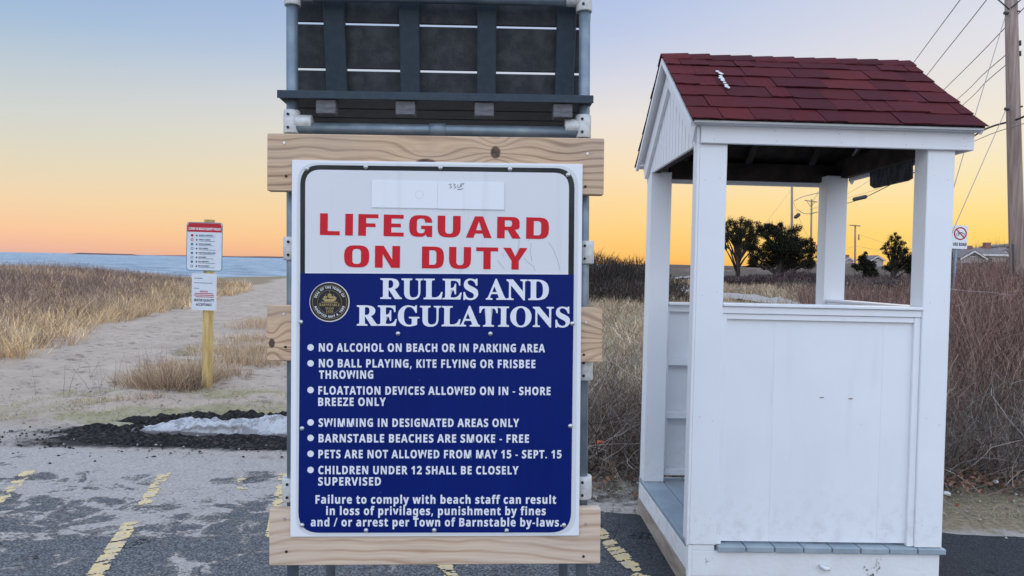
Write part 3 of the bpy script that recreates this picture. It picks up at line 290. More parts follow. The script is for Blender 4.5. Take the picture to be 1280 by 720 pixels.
def rnd(pts, k=4):
    out = []; n = len(pts)
    for i, p in enumerate(pts):
        if len(p) == 2: out.append(p); continue
        x, y, r = p; a = pts[i-1]; b = pts[(i+1) % n]
        def tw(q): d = math.hypot(q[0]-x, q[1]-y); t = min(r, d/2.0 if len(q) == 3 else d)/d; return (x+(q[0]-x)*t, y+(q[1]-y)*t)
        A, B = tw(a), tw(b)
        for j in range(k+1):
            t = j/k; out.append(((1-t)**2*A[0]+2*t*(1-t)*x+t*t*B[0], (1-t)**2*A[1]+2*t*(1-t)*y+t*t*B[1]))
    return out
WG = dict(
 L=(92, [[(0, 0), (92, 0), (92, 19), (36, 19), (36, 100), (0, 100)]]), I=(36, [[(0, 0), (36, 0), (36, 100), (0, 100)]]),
 F=(93, [[(0, 0), (36, 0), (36, 41), (80, 41), (80, 58), (36, 58), (36, 82), (93, 82), (93, 100), (0, 100)]]),
 E=(94, [[(0, 0), (94, 0), (94, 18), (36, 18), (36, 42), (80, 42), (80, 59), (36, 59), (36, 82), (93, 82), (93, 100), (0, 100)]]),
 O=(110, [[(0, 0, 42), (110, 0, 42), (110, 100, 42), (0, 100, 42)], [(36, 16, 16), (74, 16, 16), (74, 84, 16), (36, 84, 16)]]),
 U=(108, [[(0, 100), (0, 0, 42), (108, 0, 42), (108, 100), (72, 100), (72, 17, 16), (36, 17, 16), (36, 100)]]),
 D=(108, [[(0, 0), (108, 0, 42), (108, 100, 42), (0, 100)], [(36, 17), (71, 17, 16), (71, 83, 16), (36, 83)]]),
 G=(108, [[(74, 66), (108, 66), (108, 100, 42), (0, 100, 42), (0, 0, 42), (70, 0, 14), (78, 12), (84, 0), (108, 0), (108, 52), (56, 52), (56, 36), (73, 36), (73, 17, 14), (36, 17, 16), (36, 84, 16), (74, 84, 14)]]),
 A=(122, [[(0, 0), (36, 0), (43, 20), (79, 20), (86, 0), (122, 0), (80, 100), (42, 100)], [(48, 36), (74, 36), (61, 78)]]),
 R=(112, [[(0, 0), (36, 0), (36, 38), (50, 38), (72, 0), (113, 0), (84, 41), (106, 44, 12), (106, 100, 32), (0, 100)], [(36, 55), (70, 55, 12), (70, 84, 12), (36, 84)]]),
 N=(110, [[(0, 0), (34, 0), (34, 62), (72, 0), (110, 0), (110, 100), (76, 100), (76, 38), (38, 100), (0, 100)]]),
 T=(108, [[(36, 0), (72, 0), (72, 82), (108, 82), (108, 100), (0, 100), (0, 82), (36, 82)]]),
 Y=(120, [[(42, 0), (78, 0), (78, 40), (120, 100), (82, 100), (60, 60), (38, 100), (0, 100), (42, 40)]]))
WIDE = {k: (v[0]+25, [rnd(c) for c in v[1]]) for k, v in WG.items()}
CAPH = {id(SERIF): float(max(p[1] for c in SERIF["E"][1] for p in c)), id(SANS): float(max(p[1] for c in SANS["E"][1] for p in c)), id(WIDE): 100.0}
def layout(txt, font, sp=0.0):
    """list of contours in em units and total width"""
    out = []; x = 0.0; cap = CAPH[id(font)]
    for ch in txt:
        if ch == ' ': x += cap*(.85 if font is WIDE else .36)+sp*cap; continue
        adv, cs = font[ch]
        for c in cs: out.append([((px+x)/cap, py/cap) for px, py in c])
        x += adv+sp*cap
    xs = [p[0] for c in out for p in c]; x0, x1 = min(xs), max(xs)
    return [[((a-x0), b) for a, b in c] for c in out], x1-x0
def fill(name, contours, mat, parent, y=0.0, off=0.0, **k):
    """flat filled shapes in the local xz plane, facing -y"""
    cu = bpy.data.curves.new('tmp', 'CURVE'); cu.dimensions = '2D'; cu.fill_mode = 'BOTH'; cu.offset = off
    for c in contours:
        sp = cu.splines.new('POLY'); sp.points.add(len(c)-1); sp.use_cyclic_u = True
        sp.points.foreach_set('co', [v for a, b in c for v in (a, b, 0, 1)])
    o = bpy.data.objects.new('tmp', cu); COL.objects.link(o); bpy.context.view_layer.update()
    me = bpy.data.meshes.new_from_object(o.evaluated_get(bpy.context.evaluated_depsgraph_get())); bpy.data.objects.remove(o); bpy.data.curves.remove(cu)
    me.transform(Matrix.Rotation(math.pi/2, 4, 'X')); me.materials.clear()
    me.name = name
    return put(name, me, mat, parent, loc=(0, y, 0), **k)
def disc(cx, cz, r, n=28): return [(cx+r*math.cos(2*math.pi*i/n), cz+r*math.sin(2*math.pi*i/n)) for i in range(n)]
def rotm(rx, ry, rz): return Matrix.Rotation(rz, 3, 'Z') @ Matrix.Rotation(ry, 3, 'Y') @ Matrix.Rotation(rx, 3, 'X')
def frame(loc, rot):
    M = np.array(rotm(*rot)); O = np.array(loc)
    def f(x, y, v, ax=1):
        d = M.T@ray(x, y); o = M.T@(CP-O); return o+d*((v-o[ax])/d[ax])
    return f
# ================================================================== THE LIFEGUARD STAND (pipe frame, timbers, seat)
SLOC = (-.2332, 2.330, 1.298); SROT = (R(-1.235), R(-.636), R(2.095))
sl_ = frame(SLOC, SROT)
def sp(x, y, v=0.0): q = sl_(x, y, v); return (q[0], q[2])
stand = thing('lifeguard_stand', SLOC, SROT, label='grey pipe frame lifeguard stand with dark seat boards and three bolted timbers', cat='lifeguard stand')
ZG = -1.35
XL, XR, YF, YB = -.474, .470, .072, .62
for (x0, x1) in ((-.484, -.463), (.462, .478)):
    pipe('pipe', GALV, stand, [(x0+.004, YF, 1.6), (x1, YF, ZG)], .0185, 16)
for (x0, x1) in ((-.47, -.455), (.452, .478)):
    pipe('pipe', GALV, stand, [(x0, YB, 1.6), (x1, YB, ZG)], .0185, 16)
for y_, z_ in ((YF, .706), (YF, 1.136)):
    pipe('crossbar_pipe', GALV, stand, [(XL, y_, z_), (XR, y_, z_)], .0195, 16)
for z_ in (.18, -.60, -1.05): pipe('side_rail_pipe', GALV, stand, [(XR-.002, YF, z_), (XR-.004, YB, z_)], .0175, 12)
for z_ in (.18, -.60, -1.05, .706): pipe('side_rail_pipe', GALV, stand, [(XL+.006, YF, z_), (XL+.006, YB, z_)], .0175, 12)
pipe('crossbar_pipe', GALV, stand, [(XL, YB, -.66), (XR, YB, -.66)], .0175, 12)
def fitting(x, z, arms=(), r=.026, h=.062, y=YF):
    f = pipe('pipe_fitting', CASTF, stand, [(x, y, z-h/2), (x, y, z-h/2+.004), (x, y, z+h/2-.004), (x, y, z+h/2)], [r*.93, r, r, r*.93], 18)
    for (dx, dy, l) in arms:
        bm = bmesh.new(); tube(bm, [(0, 0, 0), (dx*l*.98, dy*l*.98, 0), (dx*l, dy*l, 0)], [.0245, .0245, .022], 16)
        put('fitting_socket', mesh('fitting_socket', bm, True), CASTF, f, loc=(x, y, z))
    for s in (-1, 1):
        bm = bmesh.new(); tube(bm, [(0, 0, 0), (0, -.004, 0)], .0045, 8)
        put('grub_screw', mesh('grub_screw', bm), LETK, f, loc=(x-.006, y-r+.001, z+s*h*.28))
    return f
for z, hh in ((.725, .075), (1.14, .085)):
    fitting(-.476, z, ((1, 0, .065),), h=hh, r=.0265); fitting(.466, z, ((-1, 0, .06),), h=hh, r=.0265)
for z in (.315, -.065, -.455): fitting(.478, z, ((0, 1, .07),), h=.075, r=.0285)
for z in (.318, -.46): fitting(-.473, z, ((0, 1, .07),), h=.075, r=.0285)
bm = bmesh.new(); tube(bm, [(-.034, YF, .706), (.018, YF, .706)], .0235, 18); put('pipe_coupling', mesh('pipe_coupling', bm, True), GALV, stand)
# timbers
for nm, mt, x0, x1, z0, z1, dz in (('timber', WOOD_TOP, -.5365, .5265, .497, .677, .003), ('timber', WOOD_MID, -.535, .526, -.038, .138, -.001), ('timber', WOOD_LOW, -.5255, .5275, -.687, -.509, 0)):
    t = box(nm, mt, stand, x0, x1, .009, .047, z0, z1, bev=.0025)
    for sx in (-1, 1):
        for q, fz in enumerate((.28, -.30)):
            bm = bmesh.new(); tube(bm, [(0, 0, 0), (0, -.0022, 0)], .0042, 8)
            put('screw', mesh('screw', bm), SCREW if q == 0 else LETK, t, loc=(sx*(.478-.006*q), -.0195, fz*.18-.01*sx))
# back rest boards seen from below: two thin gaps let the sky through
tilt = R(14)
def backrest(name, mat, x0, x1, z0, z1, y0, th):
    # z along the tilted panel measured from its foot at (y=.25, z=.812)
    o = box(name, mat, stand, x0, x1, y0, y0+th, z0, z1, bev=.003)
    M4 = Matrix.Translation((0, .235, .812)) @ Matrix.Rotation(tilt, 4, 'X')
    c = Vector(o.location); o.location = M4 @ c; o.rotation_euler = (tilt, 0, 0); return o
for z0, z1 in ((-.02, .1215), (.1285, .2700), (.2770, .43)): backrest('back_board', PLASTIC, -.50, .50, z0, z1, .0, .022)
for x0, x1 in ((-.385, -.315), (-.135, -.068), (.125, .190), (.392, .457)): backrest('batten', PLASTIC2, x0-.008, x1-.008, -.012, .43, -.028, .026)
for i in range(4): box('seat_board', PLASTIC, stand, -.505+(.0 if i else -.006), .487+(.0 if i else .006), .028+i*.142, .028+.136+i*.142, .793, .8165, bev=.005)
tw = bmesh.new(); boxm(tw, -.511, .493, .024, .0275, .792, .817, .001); put('seat_edging', mesh('seat_edging', tw), PLASTIC2, stand)
for x in (-.392, -.14, .112, .365): box('joist', BLOCK, stand, x, x+.062, .036, .085, .748, .7925, bev=.002)
# ================================================================== THE RULES SIGN
sign = thing('rules_sign', SLOC, SROT, label='large blue and white beach rules sign reading LIFEGUARD ON DUTY, screwed to the timbers', cat='sign')
bb = box('backing_board', SIGNB, sign, -.457, .457, 0, .008, -.5928, .5928, bev=.0012)
def quad(px, y, rad, rsel=(1, 1, 1, 1)):
    """rounded four-sided outline from its TL TR BR BL photo corners, as local xz points"""
    P = [sp(a, b, y) for a, b in px]
    out = []
    for i, p in enumerate(P):
        out.append((p[0], p[1], rad*1.0) if rsel[i] else p)
    return rnd(out[::-1], 8)
def plate(name, mat, px, y, rad, rsel=(1, 1, 1, 1), th=.0008, par=None):
    return prism(name, mat, par or sign, quad(px, y, rad, rsel), 1, y, y+th)
plate('sheet_edge', SIGNG, [(371.5, 202.6), (722.8, 207.3), (719.5, 668.2), (369.5, 669.3)], -.0009, .066)
plate('border_band', SIGNK, [(375.3, 205.9), (718.3, 210.3), (717.2, 345), (375.3, 343)], -.0018, .064, (1, 1, 0, 0))
plate('header_panel', SIGNW, [(381.6, 211.9), (711.4, 216.2), (710.3, 342.2), (381.2, 340.6)], -.0028, .048, (1, 1, 0, 0), th=.0012)
plate('text_panel', SIGNBL, [(375.2, 341.3), (717.4, 343.0), (713.6, 665.6), (372.8, 666.0)], -.0023, .066, (0, 0, 1, 1), th=.0012)
thin = plate('header_outline', LETW, [(381.2, 340.4), (710.4, 342.0), (710.4, 343.1), (381.2, 341.5)], -.0035, .001)
hp = plate('slide_plate', SIGNB, [(464.7, 225.2), (547.0, 227.2), (547.0, 260.5), (464.7, 259.2)], -.0052, .001, (0, 0, 0, 0), th=.0024)
hp2 = plate('slide_plate', SIGNB, [(547.2, 227.4), (630.3, 228.7), (630.3, 262.2), (547.2, 260.8)], -.0060, .001, (0, 0, 0, 0), th=.0032)
plate('plate_edge', SIGNG, [(464.0, 224.4), (631.2, 227.9), (631.2, 263.6), (464.0, 260.2)], -.0034, .001, (0, 0, 0, 0), th=.0006)
cx, cz = sp(524.3, 243.2, -.0055)
rg = [disc(cx, cz, .0135), disc(cx, cz, .0118)]
fill('finger_hole', rg, SIGNG, sign, y=-.00535); 
ink = bmesh.new()
for seq in ([(561, 230.5), (564.5, 230), (562.5, 232.3), (565, 233.5), (562, 235.5)], [(566.5, 230), (569.5, 230.5), (567.5, 232.5), (570, 234), (567.5, 236)], [(572, 231), (572.6, 235), (575, 234.5), (575.6, 230.6)], [(576.5, 229), (577, 233.5)], [(578.5, 228.5), (578.3, 231.5), (580, 229)], [(572, 237.2), (579, 236)]):
    tube(ink, [(sp(a, b, -.0062)[0], -.0062, sp(a, b, -.0062)[1]) for a, b in seq], .0009, 5)
put('handwriting', mesh('handwriting', ink), LETK, sign)
sc_ = bmesh.new()
for seq in ([(648, 292), (649, 303), (647, 318), (648, 334)], [(686, 303), (692, 312), (697, 325), (700, 338)], [(664, 303), (663, 315), (665, 327)], [(655, 322), (660, 328), (667, 333), (669, 339)], [(622, 325), (626, 331), (631, 336)], [(628, 316), (630, 322)], [(470, 239), (471, 243)], [(660, 292), (663, 296), (661, 301)]):
    tube(sc_, [(sp(a, b, -.0034)[0], -.0034, sp(a, b, -.0034)[1]) for a, b in seq], .00035, 4)
put('scratches', mesh('scratches', sc_), IRON0, sign)
def line(txt, font, xl, yl, xr, yr, cap, mat, y, off=0.0, parent=None, name='lettering', lean=0.0):
    cs, w = layout(txt, font, sp=.10 if font is SANS else 0.0); A = np.array(sp(xl, yl, y)); B = np.array(sp(xr, yr, y)); U = sp(xl, yl-cap, y); hgt = math.hypot(U[0]-A[0], U[1]-A[1])
    ux = (B-A)/w; n = np.array((-(B-A)[1], (B-A)[0])); n = n/np.linalg.norm(n)*hgt
    return fill(name, [[tuple(A+ux*a+n*b) for a, b in c] for c in cs], mat, parent or sign, y, off)
YL = -.0033
line('LIFEGUARD', WIDE, 399.8, 293.7, 686.0, 299.0, 27.2, LETR, -.0036)
line('ON', WIDE, 430.0, 334.0, 499.8, 335.0, 27.6, LETR, -.0036); line('DUTY', WIDE, 527.2, 335.4, 659.0, 337.2, 27.4, LETR, -.0036)
line('RULES AND', SERIF, 475.8, 373.2, 685.5, 374.8, 25.0, LETW, YL, .0011)
line('REGULATIONS', SERIF, 446.3, 406.6, 712.0, 408.6, 24.6, LETW, YL, .0011)
rules = [('NO ALCOHOL ON BEACH OR IN PARKING AREA', 398.7, 439.3, 681, 440.2), ('NO BALL PLAYING, KITE FLYING OR FRISBEE', 398.7, 459.0, 669, 460.0), ('THROWING', 399, 473.3, 466.4, 473.2),
 ('FLOATATION DEVICES ALLOWED ON IN - SHORE', 398.0, 493.0, 688, 493.8), ('BREEZE ONLY', 397.9, 507.3, 482, 507.2), ('SWIMMING IN DESIGNATED AREAS ONLY', 398.3, 533.3, 648.6, 533.6),
 ('BARNSTABLE BEACHES ARE SMOKE - FREE', 398.3, 552.8, 661, 553.3), ('PETS ARE NOT ALLOWED FROM MAY 15 - SEPT. 15', 398.1, 572.6, 701.7, 572.8), ('CHILDREN UNDER 12 SHALL BE CLOSELY', 398, 592.6, 647.8, 592.9), ('SUPERVISED', 397.8, 606.8, 476, 606.7)]
for t, a, b, c, d in rules: line(t, SANS, a, b, c, d, 10.1, LETW, YL, .00045)
for t, a, b, c, d in [('Failure to comply with beach staff can result', 394.5, 629.4, 695, 629.6), ('in loss of privilages, punishment by fines', 407.8, 643.6, 682, 643.8), ('and / or arrest per Town of Barnstable by-laws.', 388.5, 657.8, 702, 658.0)]:
    line(t, SANS, a, b, c, d, 10.3, LETW, YL, .00045)
for y in (434.3, 454.2, 487.5, 528.0, 547.4, 567.2, 587.4):
    q = sp(388.2, y, YL); fill('bullet_dot', [disc(q[0], q[1], .0102, 20)], LETW, sign, YL)
def screw_mesh():
    bm = bmesh.new(); tube(bm, [(0, .001, 0), (0, -.0022, 0), (0, -.0042, 0), (0, -.0050, 0)], [.0088, .0085, .0060, .0025], 14)
    boxm(bm, -.0045, .0045, -.0054, -.0046, -.0009, .0009); boxm(bm, -.0009, .0009, -.0055, -.0046, -.0045, .0045); return mesh('screw', bm, True)
scm = screw_mesh()
for i, (x, y) in enumerate([(383.5, 211), (457.2, 208.6), (550.5, 209.6), (637.5, 211.4), (710, 218.6), (497.5, 417), (613, 417.2), (715.5, 404.6), (376, 402.7), (377.5, 535.6), (712.9, 532.6), (377.6, 656.6), (457.5, 663), (542.8, 662.9), (633.3, 663.3), (704.8, 656.4)]):
    q = sp(x, y, -.004); put('screw', scm, SCREW, sign, loc=(q[0], -.003, q[1]), rot=(0, R(37*i), 0), scale=(.85, 1, .85))
# town seal
scx, scz = sp(412.0, 377.6, -.004); SR = .0625
seal = fill('seal', [disc(0, 0, SR*.955, 56)], LETK, sign); seal.location = (scx, -.0036, scz)
ring = fill('seal_rim', [disc(0, 0, SR, 56), disc(-.0008, .0006, SR*.955, 56)], SCREW, seal, y=-.0006)
fill('seal_ring', [disc(0, 0, SR*.855, 56), disc(0, 0, SR*.84, 56)], GOLD, seal, y=-.0006); fill('seal_ring', [disc(0, 0, SR*.60, 56), disc(0, 0, SR*.59, 56)], GOLD, seal, y=-.0006)
def arc_text(txt, rad, a0, a1, cap, inside=False):
    cs, w = layout(txt, SANS, sp=.1); out = []
    for c in cs:
        p = []
        for a, b in c:
            t = a0+(a1-a0)*a/w; rr = rad-cap*b if inside else rad+cap*b
            p.append((rr*math.cos(t), rr*math.sin(t)))
        out.append(p)
    return fill('seal_lettering', out, LETW, seal, y=-.0008)
arc_text('SEAL OF THE TOWN OF', SR*.68, R(163), R(20), SR*.12)
arc_text('ADOPTED MAY 4, 1889', SR*.79, R(196), R(344), SR*.12, True)
def seal_line(txt, w_, z, cap):
    cs, w = layout(txt, SERIF); fill('seal_lettering', [[((a/w-.5)*w_, z+b*cap) for a, b in c] for c in cs], GOLD, seal, y=-.0008)
seal_line('BARNSTABLE', SR*1.02, -SR*.20, SR*.13) if 'B' in SERIF else None
seal_line('MASS', SR*.42, -SR*.37, SR*.11); seal_line('1639', SR*.36, -SR*.53, SR*.11)
k = SR
ship = [[(-.30*k, .10*k), (-.38*k, .20*k), (-.30*k, .18*k), (-.1*k, .15*k), (.16*k, .16*k), (.36*k, .24*k), (.30*k, .10*k), (.2*k, .03*k), (-.22*k, .03*k)], [(-.42*k, .01*k), (.42*k, .01*k), (.42*k, -.02*k), (-.42*k, -.02*k)]]
for mx, top, ww in ((-.2, .42, .11), (0, .55, .14), (.2, .40, .10)):
    ship.append([((mx-.008)*k, .18*k), ((mx+.008)*k, .18*k), ((mx+.008)*k, top*k), ((mx-.008)*k, top*k)])
    for zz, f in ((.20, 1), (.32, .75)):
        if zz+.1 < top: ship.append([((mx-ww*f)*k, zz*k), ((mx-.014)*k, (zz-.01)*k), ((mx-.014)*k, (zz+.10)*k), ((mx-ww*f*.8)*k, (zz+.09)*k)]); ship.append([((mx+.014)*k, (zz-.01)*k), ((mx+ww*f)*k, zz*k), ((mx+ww*f*.8)*k, (zz+.09)*k), ((mx+.014)*k, (zz+.10)*k)])
fill('ship', ship, GOLD, seal, y=-.0008)
# ================================================================== THE BOOTH
BLOC = (.874, 3.505, .240); BROT = (R(-.85), R(.17), R(1.58)); bl_ = frame(BLOC, BROT)
booth = thing('attendant_booth', BLOC, BROT, label='white wooden beach booth with a red shingle roof, open sides and a low front panel', cat='booth')
BW, BD, PW = 1.235, 1.182, .133
XG = 1.312                                             # right gable plane
def post(x0, x1, y0, y1, z1=1.935):
    p = box('post', WHITE, booth, x0, x1, y0, y1, 0.002, z1, bev=.003); return p
post(0, PW, 0, .112); post(BW-PW, BW, 0, .112, 1.955); post(0, PW-.004, BD-.112, BD); post(BW-PW, BW, BD-.112, BD, 1.94)
box('corner_board', WHITE, booth, -.012, -.0005, -.002, .02, .0, 2.0); 
# front panel: three wide boards, sill, trims
for x0, x1 in ((PW+.024, .3967), (.3971, .9289), (.9293, BW-PW-.030)): box('wall_panel', WHITE, booth, x0, x1, .030, .042, .012, 1.105, bev=.0003)
box('panel_trim', WHITE, booth, PW, PW+.026, .012, .040, .002, 1.116); box('panel_trim', WHITE, booth, BW-PW-.032, BW-PW, .012, .040, .002, 1.116)
box('panel_trim', WHITE, booth, PW+.0265, BW-PW-.0325, .014, .040, 1.089, 1.1155); box('apron', WHITE, booth, PW, BW-PW, .006, .06, 1.117, 1.150)
box('sill', WHITE, booth, PW+.0005, BW-PW-.0005, -.006, .118, 1.151, 1.166, bev=.003)
for x in (PW+.02, .62, 1.02): box('inner_stud', WHITE, booth, x, x+.04, .043, .075, .012, 1.116)
# right side wall and back wall with shelves of blocking
box('side_panel', WHITE, booth, BW-.06, BW-.048, .113, BD-.113, .012, 1.105); box('sill', WHITE, booth, BW-.118, BW+.006, .1125, BD-.1125, 1.151, 1.166, bev=.003); box('apron', WHITE, booth, BW-.112, BW-.01, .1125, BD-.1125, 1.117, 1.150)
box('sill', WHITE, booth, PW, BW-PW-.0005, BD-.118, BD+.004, 1.111, 1.126, bev=.003); box('apron', WHITE, booth, PW, BW-PW, BD-.07, BD-.022, 1.068, 1.1105)
box('back_panel', WHITE, booth, PW, BW-PW, BD-.022, BD-.008, .03, 1.1105)
for z in (.005, .365, .700): box('shelf_rail', WHITE, booth, PW, BW-PW, BD-.075, BD-.0225, z+.03, z+.072)
for x in (PW+.001, BW-PW-.04): box('inner_stud', WHITE, booth, x, x+.014, BD-.072, BD-.023, .08, 1.068)
# floor boards run front to back, their ends show under the panel
nb = 9; bwid = (BW+.021)/nb
for i in range(nb):
    a = -.003+i*bwid; fr = -.014 if (i > 0) else .046
    box('floor_board', GREYFLOOR, booth, a, a+bwid-.0045, fr+random.uniform(-.002, .002), BD+.012, -.028, .0, bev=.003)
# base
box('base_skirt', SKIRT, booth, .018, BW-.022, .004, .040, -.150, -.0285); box('base_skirt', SKIRT, booth, .018, BW-.026, .007, .040, -.30, -.1515)
box('corner_block', SKIRT, booth, -.002, .0175, .002, .044, -.30, -.001); box('base_skirt', SKIRT, booth, .018, .126, .006, .040, -.0275, -.001); box('corner_block', SKIRT, booth, BW-.0215, BW-.004, .008, .050, -.30, -.0285)
box('base_skirt', WHITE_WORN, booth, -.004, .014, .0405, BD, -.128, -.0285); box('base_runner', WOOD_BROWN, booth, -.008, .014, .036, BD+.004, -.30, -.129)
box('base_runner', WOOD_BROWN, booth, .0, BW, BD-.03, BD+.002, -.30, -.0285); box('base_runner', WOOD_BROWN, booth, BW-.03, BW-.004, .055, BD-.03, -.30, -.0285)
hb = bmesh.new(); q = bl_(1031, 708, 0)
hx, hz = q[0], q[2]
tube(hb, [(hx-.022, .002, hz+.004), (hx-.020, -.012, hz+.004), (hx-.006, -.02, hz-.004), (hx+.008, -.018, hz-.003), (hx+.016, -.010, hz-.010), (hx+.022, .002, hz-.008)], [.007, .009, .010, .009, .008, .006], 8)
put('rope_pull', mesh('rope_pull', hb, True), WHITE_WORN, booth)
# small bare chips on the panel
for px in ((1027, 497), (1063, 498.5)):
    q = bl_(*px, .029); fill('paint_chip', [[(q[0]+a, q[2]+b) for a, b in ((-.012, 0), (-.006, .004), (.002, .003), (.009, .0045), (.013, -.001), (.004, -.004), (-.006, -.003))]], WOOD_BROWN, booth, .0292)
# header beams: dark inside, white fascia outside
zf0, zf1 = 1.921, 2.035
box('fascia', WHITE, booth, .0005, XG, -.022, -.0005, zf0, 2.018, bev=.003)
box('fascia_return', WHITE, booth, XG-.02, XG-.0005, -.0002, BD, 1.921, 2.018, bev=.002)
box('fascia', WHITE, booth, .0, XG-.021, BD+.0005, BD+.022, 1.880, 2.016, bev=.003)
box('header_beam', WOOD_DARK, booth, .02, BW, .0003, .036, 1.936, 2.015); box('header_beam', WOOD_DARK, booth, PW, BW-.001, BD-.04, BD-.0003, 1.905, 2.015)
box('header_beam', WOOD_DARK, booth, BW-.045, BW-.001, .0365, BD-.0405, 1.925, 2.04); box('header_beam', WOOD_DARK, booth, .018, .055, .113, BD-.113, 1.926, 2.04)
box('soffit_trim', WHITE, booth, -.045, XG+.008, -.062, -.0225, 2.004, 2.026, bev=.002); box('drip_edge', SIGNG, booth, -.05, XG+.008, -.078, -.0625, 2.006, 2.028, bev=.001)
box('soffit_trim', WHITE, booth, -.045, XG+.008, BD+.0225, BD+.07, 1.985, 2.003, bev=.002)
# roof
RX0, RX1 = -.062, 1.326; EF = (-.082, 2.022); RD = (.594, 2.513); EB = (1.275, 1.990)
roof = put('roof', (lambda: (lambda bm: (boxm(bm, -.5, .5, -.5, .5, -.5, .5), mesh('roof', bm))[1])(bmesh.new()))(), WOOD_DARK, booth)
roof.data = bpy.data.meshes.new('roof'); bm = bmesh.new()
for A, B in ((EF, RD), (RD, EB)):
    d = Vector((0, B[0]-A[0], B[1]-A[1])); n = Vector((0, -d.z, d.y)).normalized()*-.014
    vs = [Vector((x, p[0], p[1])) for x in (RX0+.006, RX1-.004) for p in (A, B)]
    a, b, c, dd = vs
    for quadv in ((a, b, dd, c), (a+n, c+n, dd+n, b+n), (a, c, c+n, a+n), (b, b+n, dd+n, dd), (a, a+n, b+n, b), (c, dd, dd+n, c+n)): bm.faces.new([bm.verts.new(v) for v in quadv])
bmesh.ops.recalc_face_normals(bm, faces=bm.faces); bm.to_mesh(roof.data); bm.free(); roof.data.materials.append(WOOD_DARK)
def f_shingle(n):
    o = n.coord('World'); ob = n.coord('Object'); rd = n.rand()
    gr = n.voro(o, 420); sp_ = n.noise(o, 340, 3, .8)
    base = n.ramp(rd, [(0, (.045, .008, .012)), (.3, (.085, .011, .015)), (.55, (.062, .009, .013)), (.8, (.115, .016, .018)), (1, (.055, .008, .013))])
    col = n.mix(sp_.step(.35, .7)*.6, base, (.055, .010, .016)); col = n.mix((1.0-gr.step(.1, .4))*.16, col, (.36, .14, .13))
    col = n.mix(n.noise(o, 9, 4).step(.45, .75)*.5, col, (.060, .014, .022))
    return col, gr*.6+sp_
SHING = material('red_asphalt_shingle', f_shingle, rough=.92, bump=.5, bdist=.002, spec=.15)
def shingle_mesh(w, dep, skew, th=.0055, lift=.008):
    """lies in xy, lower edge at y=0, butt edge lifted; front corners a little uneven"""
    bm = bmesh.new(); nx = 4; vs = {}
    for i in range(nx+1):
        for j in range(2):
            x = w*i/nx; y = dep*j; wob = random.uniform(-.0015, .0015)
            xx = x+(skew if i in (0, nx) and j == 0 else 0)
            zt = lift*(1-j)+wob*(1-j)
            vs[i, j, 1] = bm.verts.new((xx, y+wob*(1-j), zt+th)); vs[i, j, 0] = bm.verts.new((xx, y+wob*(1-j), zt))
    for i in range(nx):
        bm.faces.new((vs[i, 0, 1], vs[i+1, 0, 1], vs[i+1, 1, 1], vs[i, 1, 1])); bm.faces.new((vs[i, 0, 0], vs[i, 1, 0], vs[i+1, 1, 0], vs[i+1, 0, 0]))
        bm.faces.new((vs[i, 0, 0], vs[i+1, 0, 0], vs[i+1, 0, 1], vs[i, 0, 1]))
    for i in (0, nx): bm.faces.new((vs[i, 0, 0], vs[i, 0, 1], vs[i, 1, 1], vs[i, 1, 0]))
    bmesh.ops.recalc_face_normals(bm, faces=bm.faces); return mesh('shingle', bm)
def roof_matrix(A, B, x, t, flip):
    d = Vector((0, B[0]-A[0], B[1]-A[1])).normalized(); X = Vector((1, 0, 0)) if not flip else Vector((-1, 0, 0)); N = X.cross(d)
    p = Vector((x, A[0], A[1]))+d*t; return Matrix(((X.x, d.x, N.x, p.x), (X.y, d.y, N.y, p.y), (X.z, d.z, N.z, p.z), (0, 0, 0, 1)))
for A, B, flip in ((EF, RD, False), (EB, RD, True)):
    L = math.hypot(B[0]-A[0], B[1]-A[1]); ncs = 6; ex = (L-.02)/ncs
    for r in range(ncs):
        x = RX0-.004; t = -.012+r*ex; first = True
        while x < RX1:
            w = random.choice((.10, .15, .18, .22, .26, .17)) if not flip else .24
            if first: w *= random.uniform(.5, .9); first = False
            w = min(w, RX1+.004-x)
            if RX1-x-w < .05: w = RX1+.004-x
            me = shingle_mesh(w-.0025, ex+.02 if r < ncs-1 else ex+.012, random.uniform(-.004, .004), th=random.choice((.003, .006, .0045)), lift=.0065+random.uniform(-.001, .003))
            o = put('shingle', me, SHING, roof); o.matrix_local = roof_matrix(A, B, (x if not flip else x+w), t+random.uniform(-.002, .002), flip); x += w
# ridge caps
x = RX0-.006; i = 0
while x < RX1-.06:
    wv = .118; bm = bmesh.new(); th = .005; dip = random.uniform(-.002, .002)
    pr = []
    for s, A in ((-1, EF), (1, EB)):
        d = Vector((0, A[0]-RD[0], A[1]-RD[1])).normalized(); pr.append(d)
    secs = []
    for xx, lf in ((0, .010), (min(wv+.035, RX1+.006-x), .018)):
        top = Vector((xx, 0, lf+dip)); ring = []
        for d, l in ((pr[0], .088), (pr[0], .045), (None, 0), (pr[1], .045), (pr[1], .088)):
            v = top+(d*l if d else Vector((0, 0, -.004))); ring.append(v)
        secs.append([bm.verts.new(v) for v in ring]+[bm.verts.new(v+Vector((0, 0, -th))) for v in ring[::-1]])
    n_ = len(secs[0])
    for j in range(n_): bm.faces.new((secs[0][j], secs[1][j], secs[1][(j+1) % n_], secs[0][(j+1) % n_]))
    bm.faces.new(secs[0][::-1]); bm.faces.new(secs[1]); bmesh.ops.recalc_face_normals(bm, faces=bm.faces)
    put('ridge_cap', mesh('ridge_cap', bm), SHING, roof, loc=(x, RD[0], RD[1])); x += wv; i += 1
nl = bmesh.new(); tube(nl, [(0, 0, 0), (0, -.0012, 0)], .0035, 8); nlm = mesh('nail_head', nl)
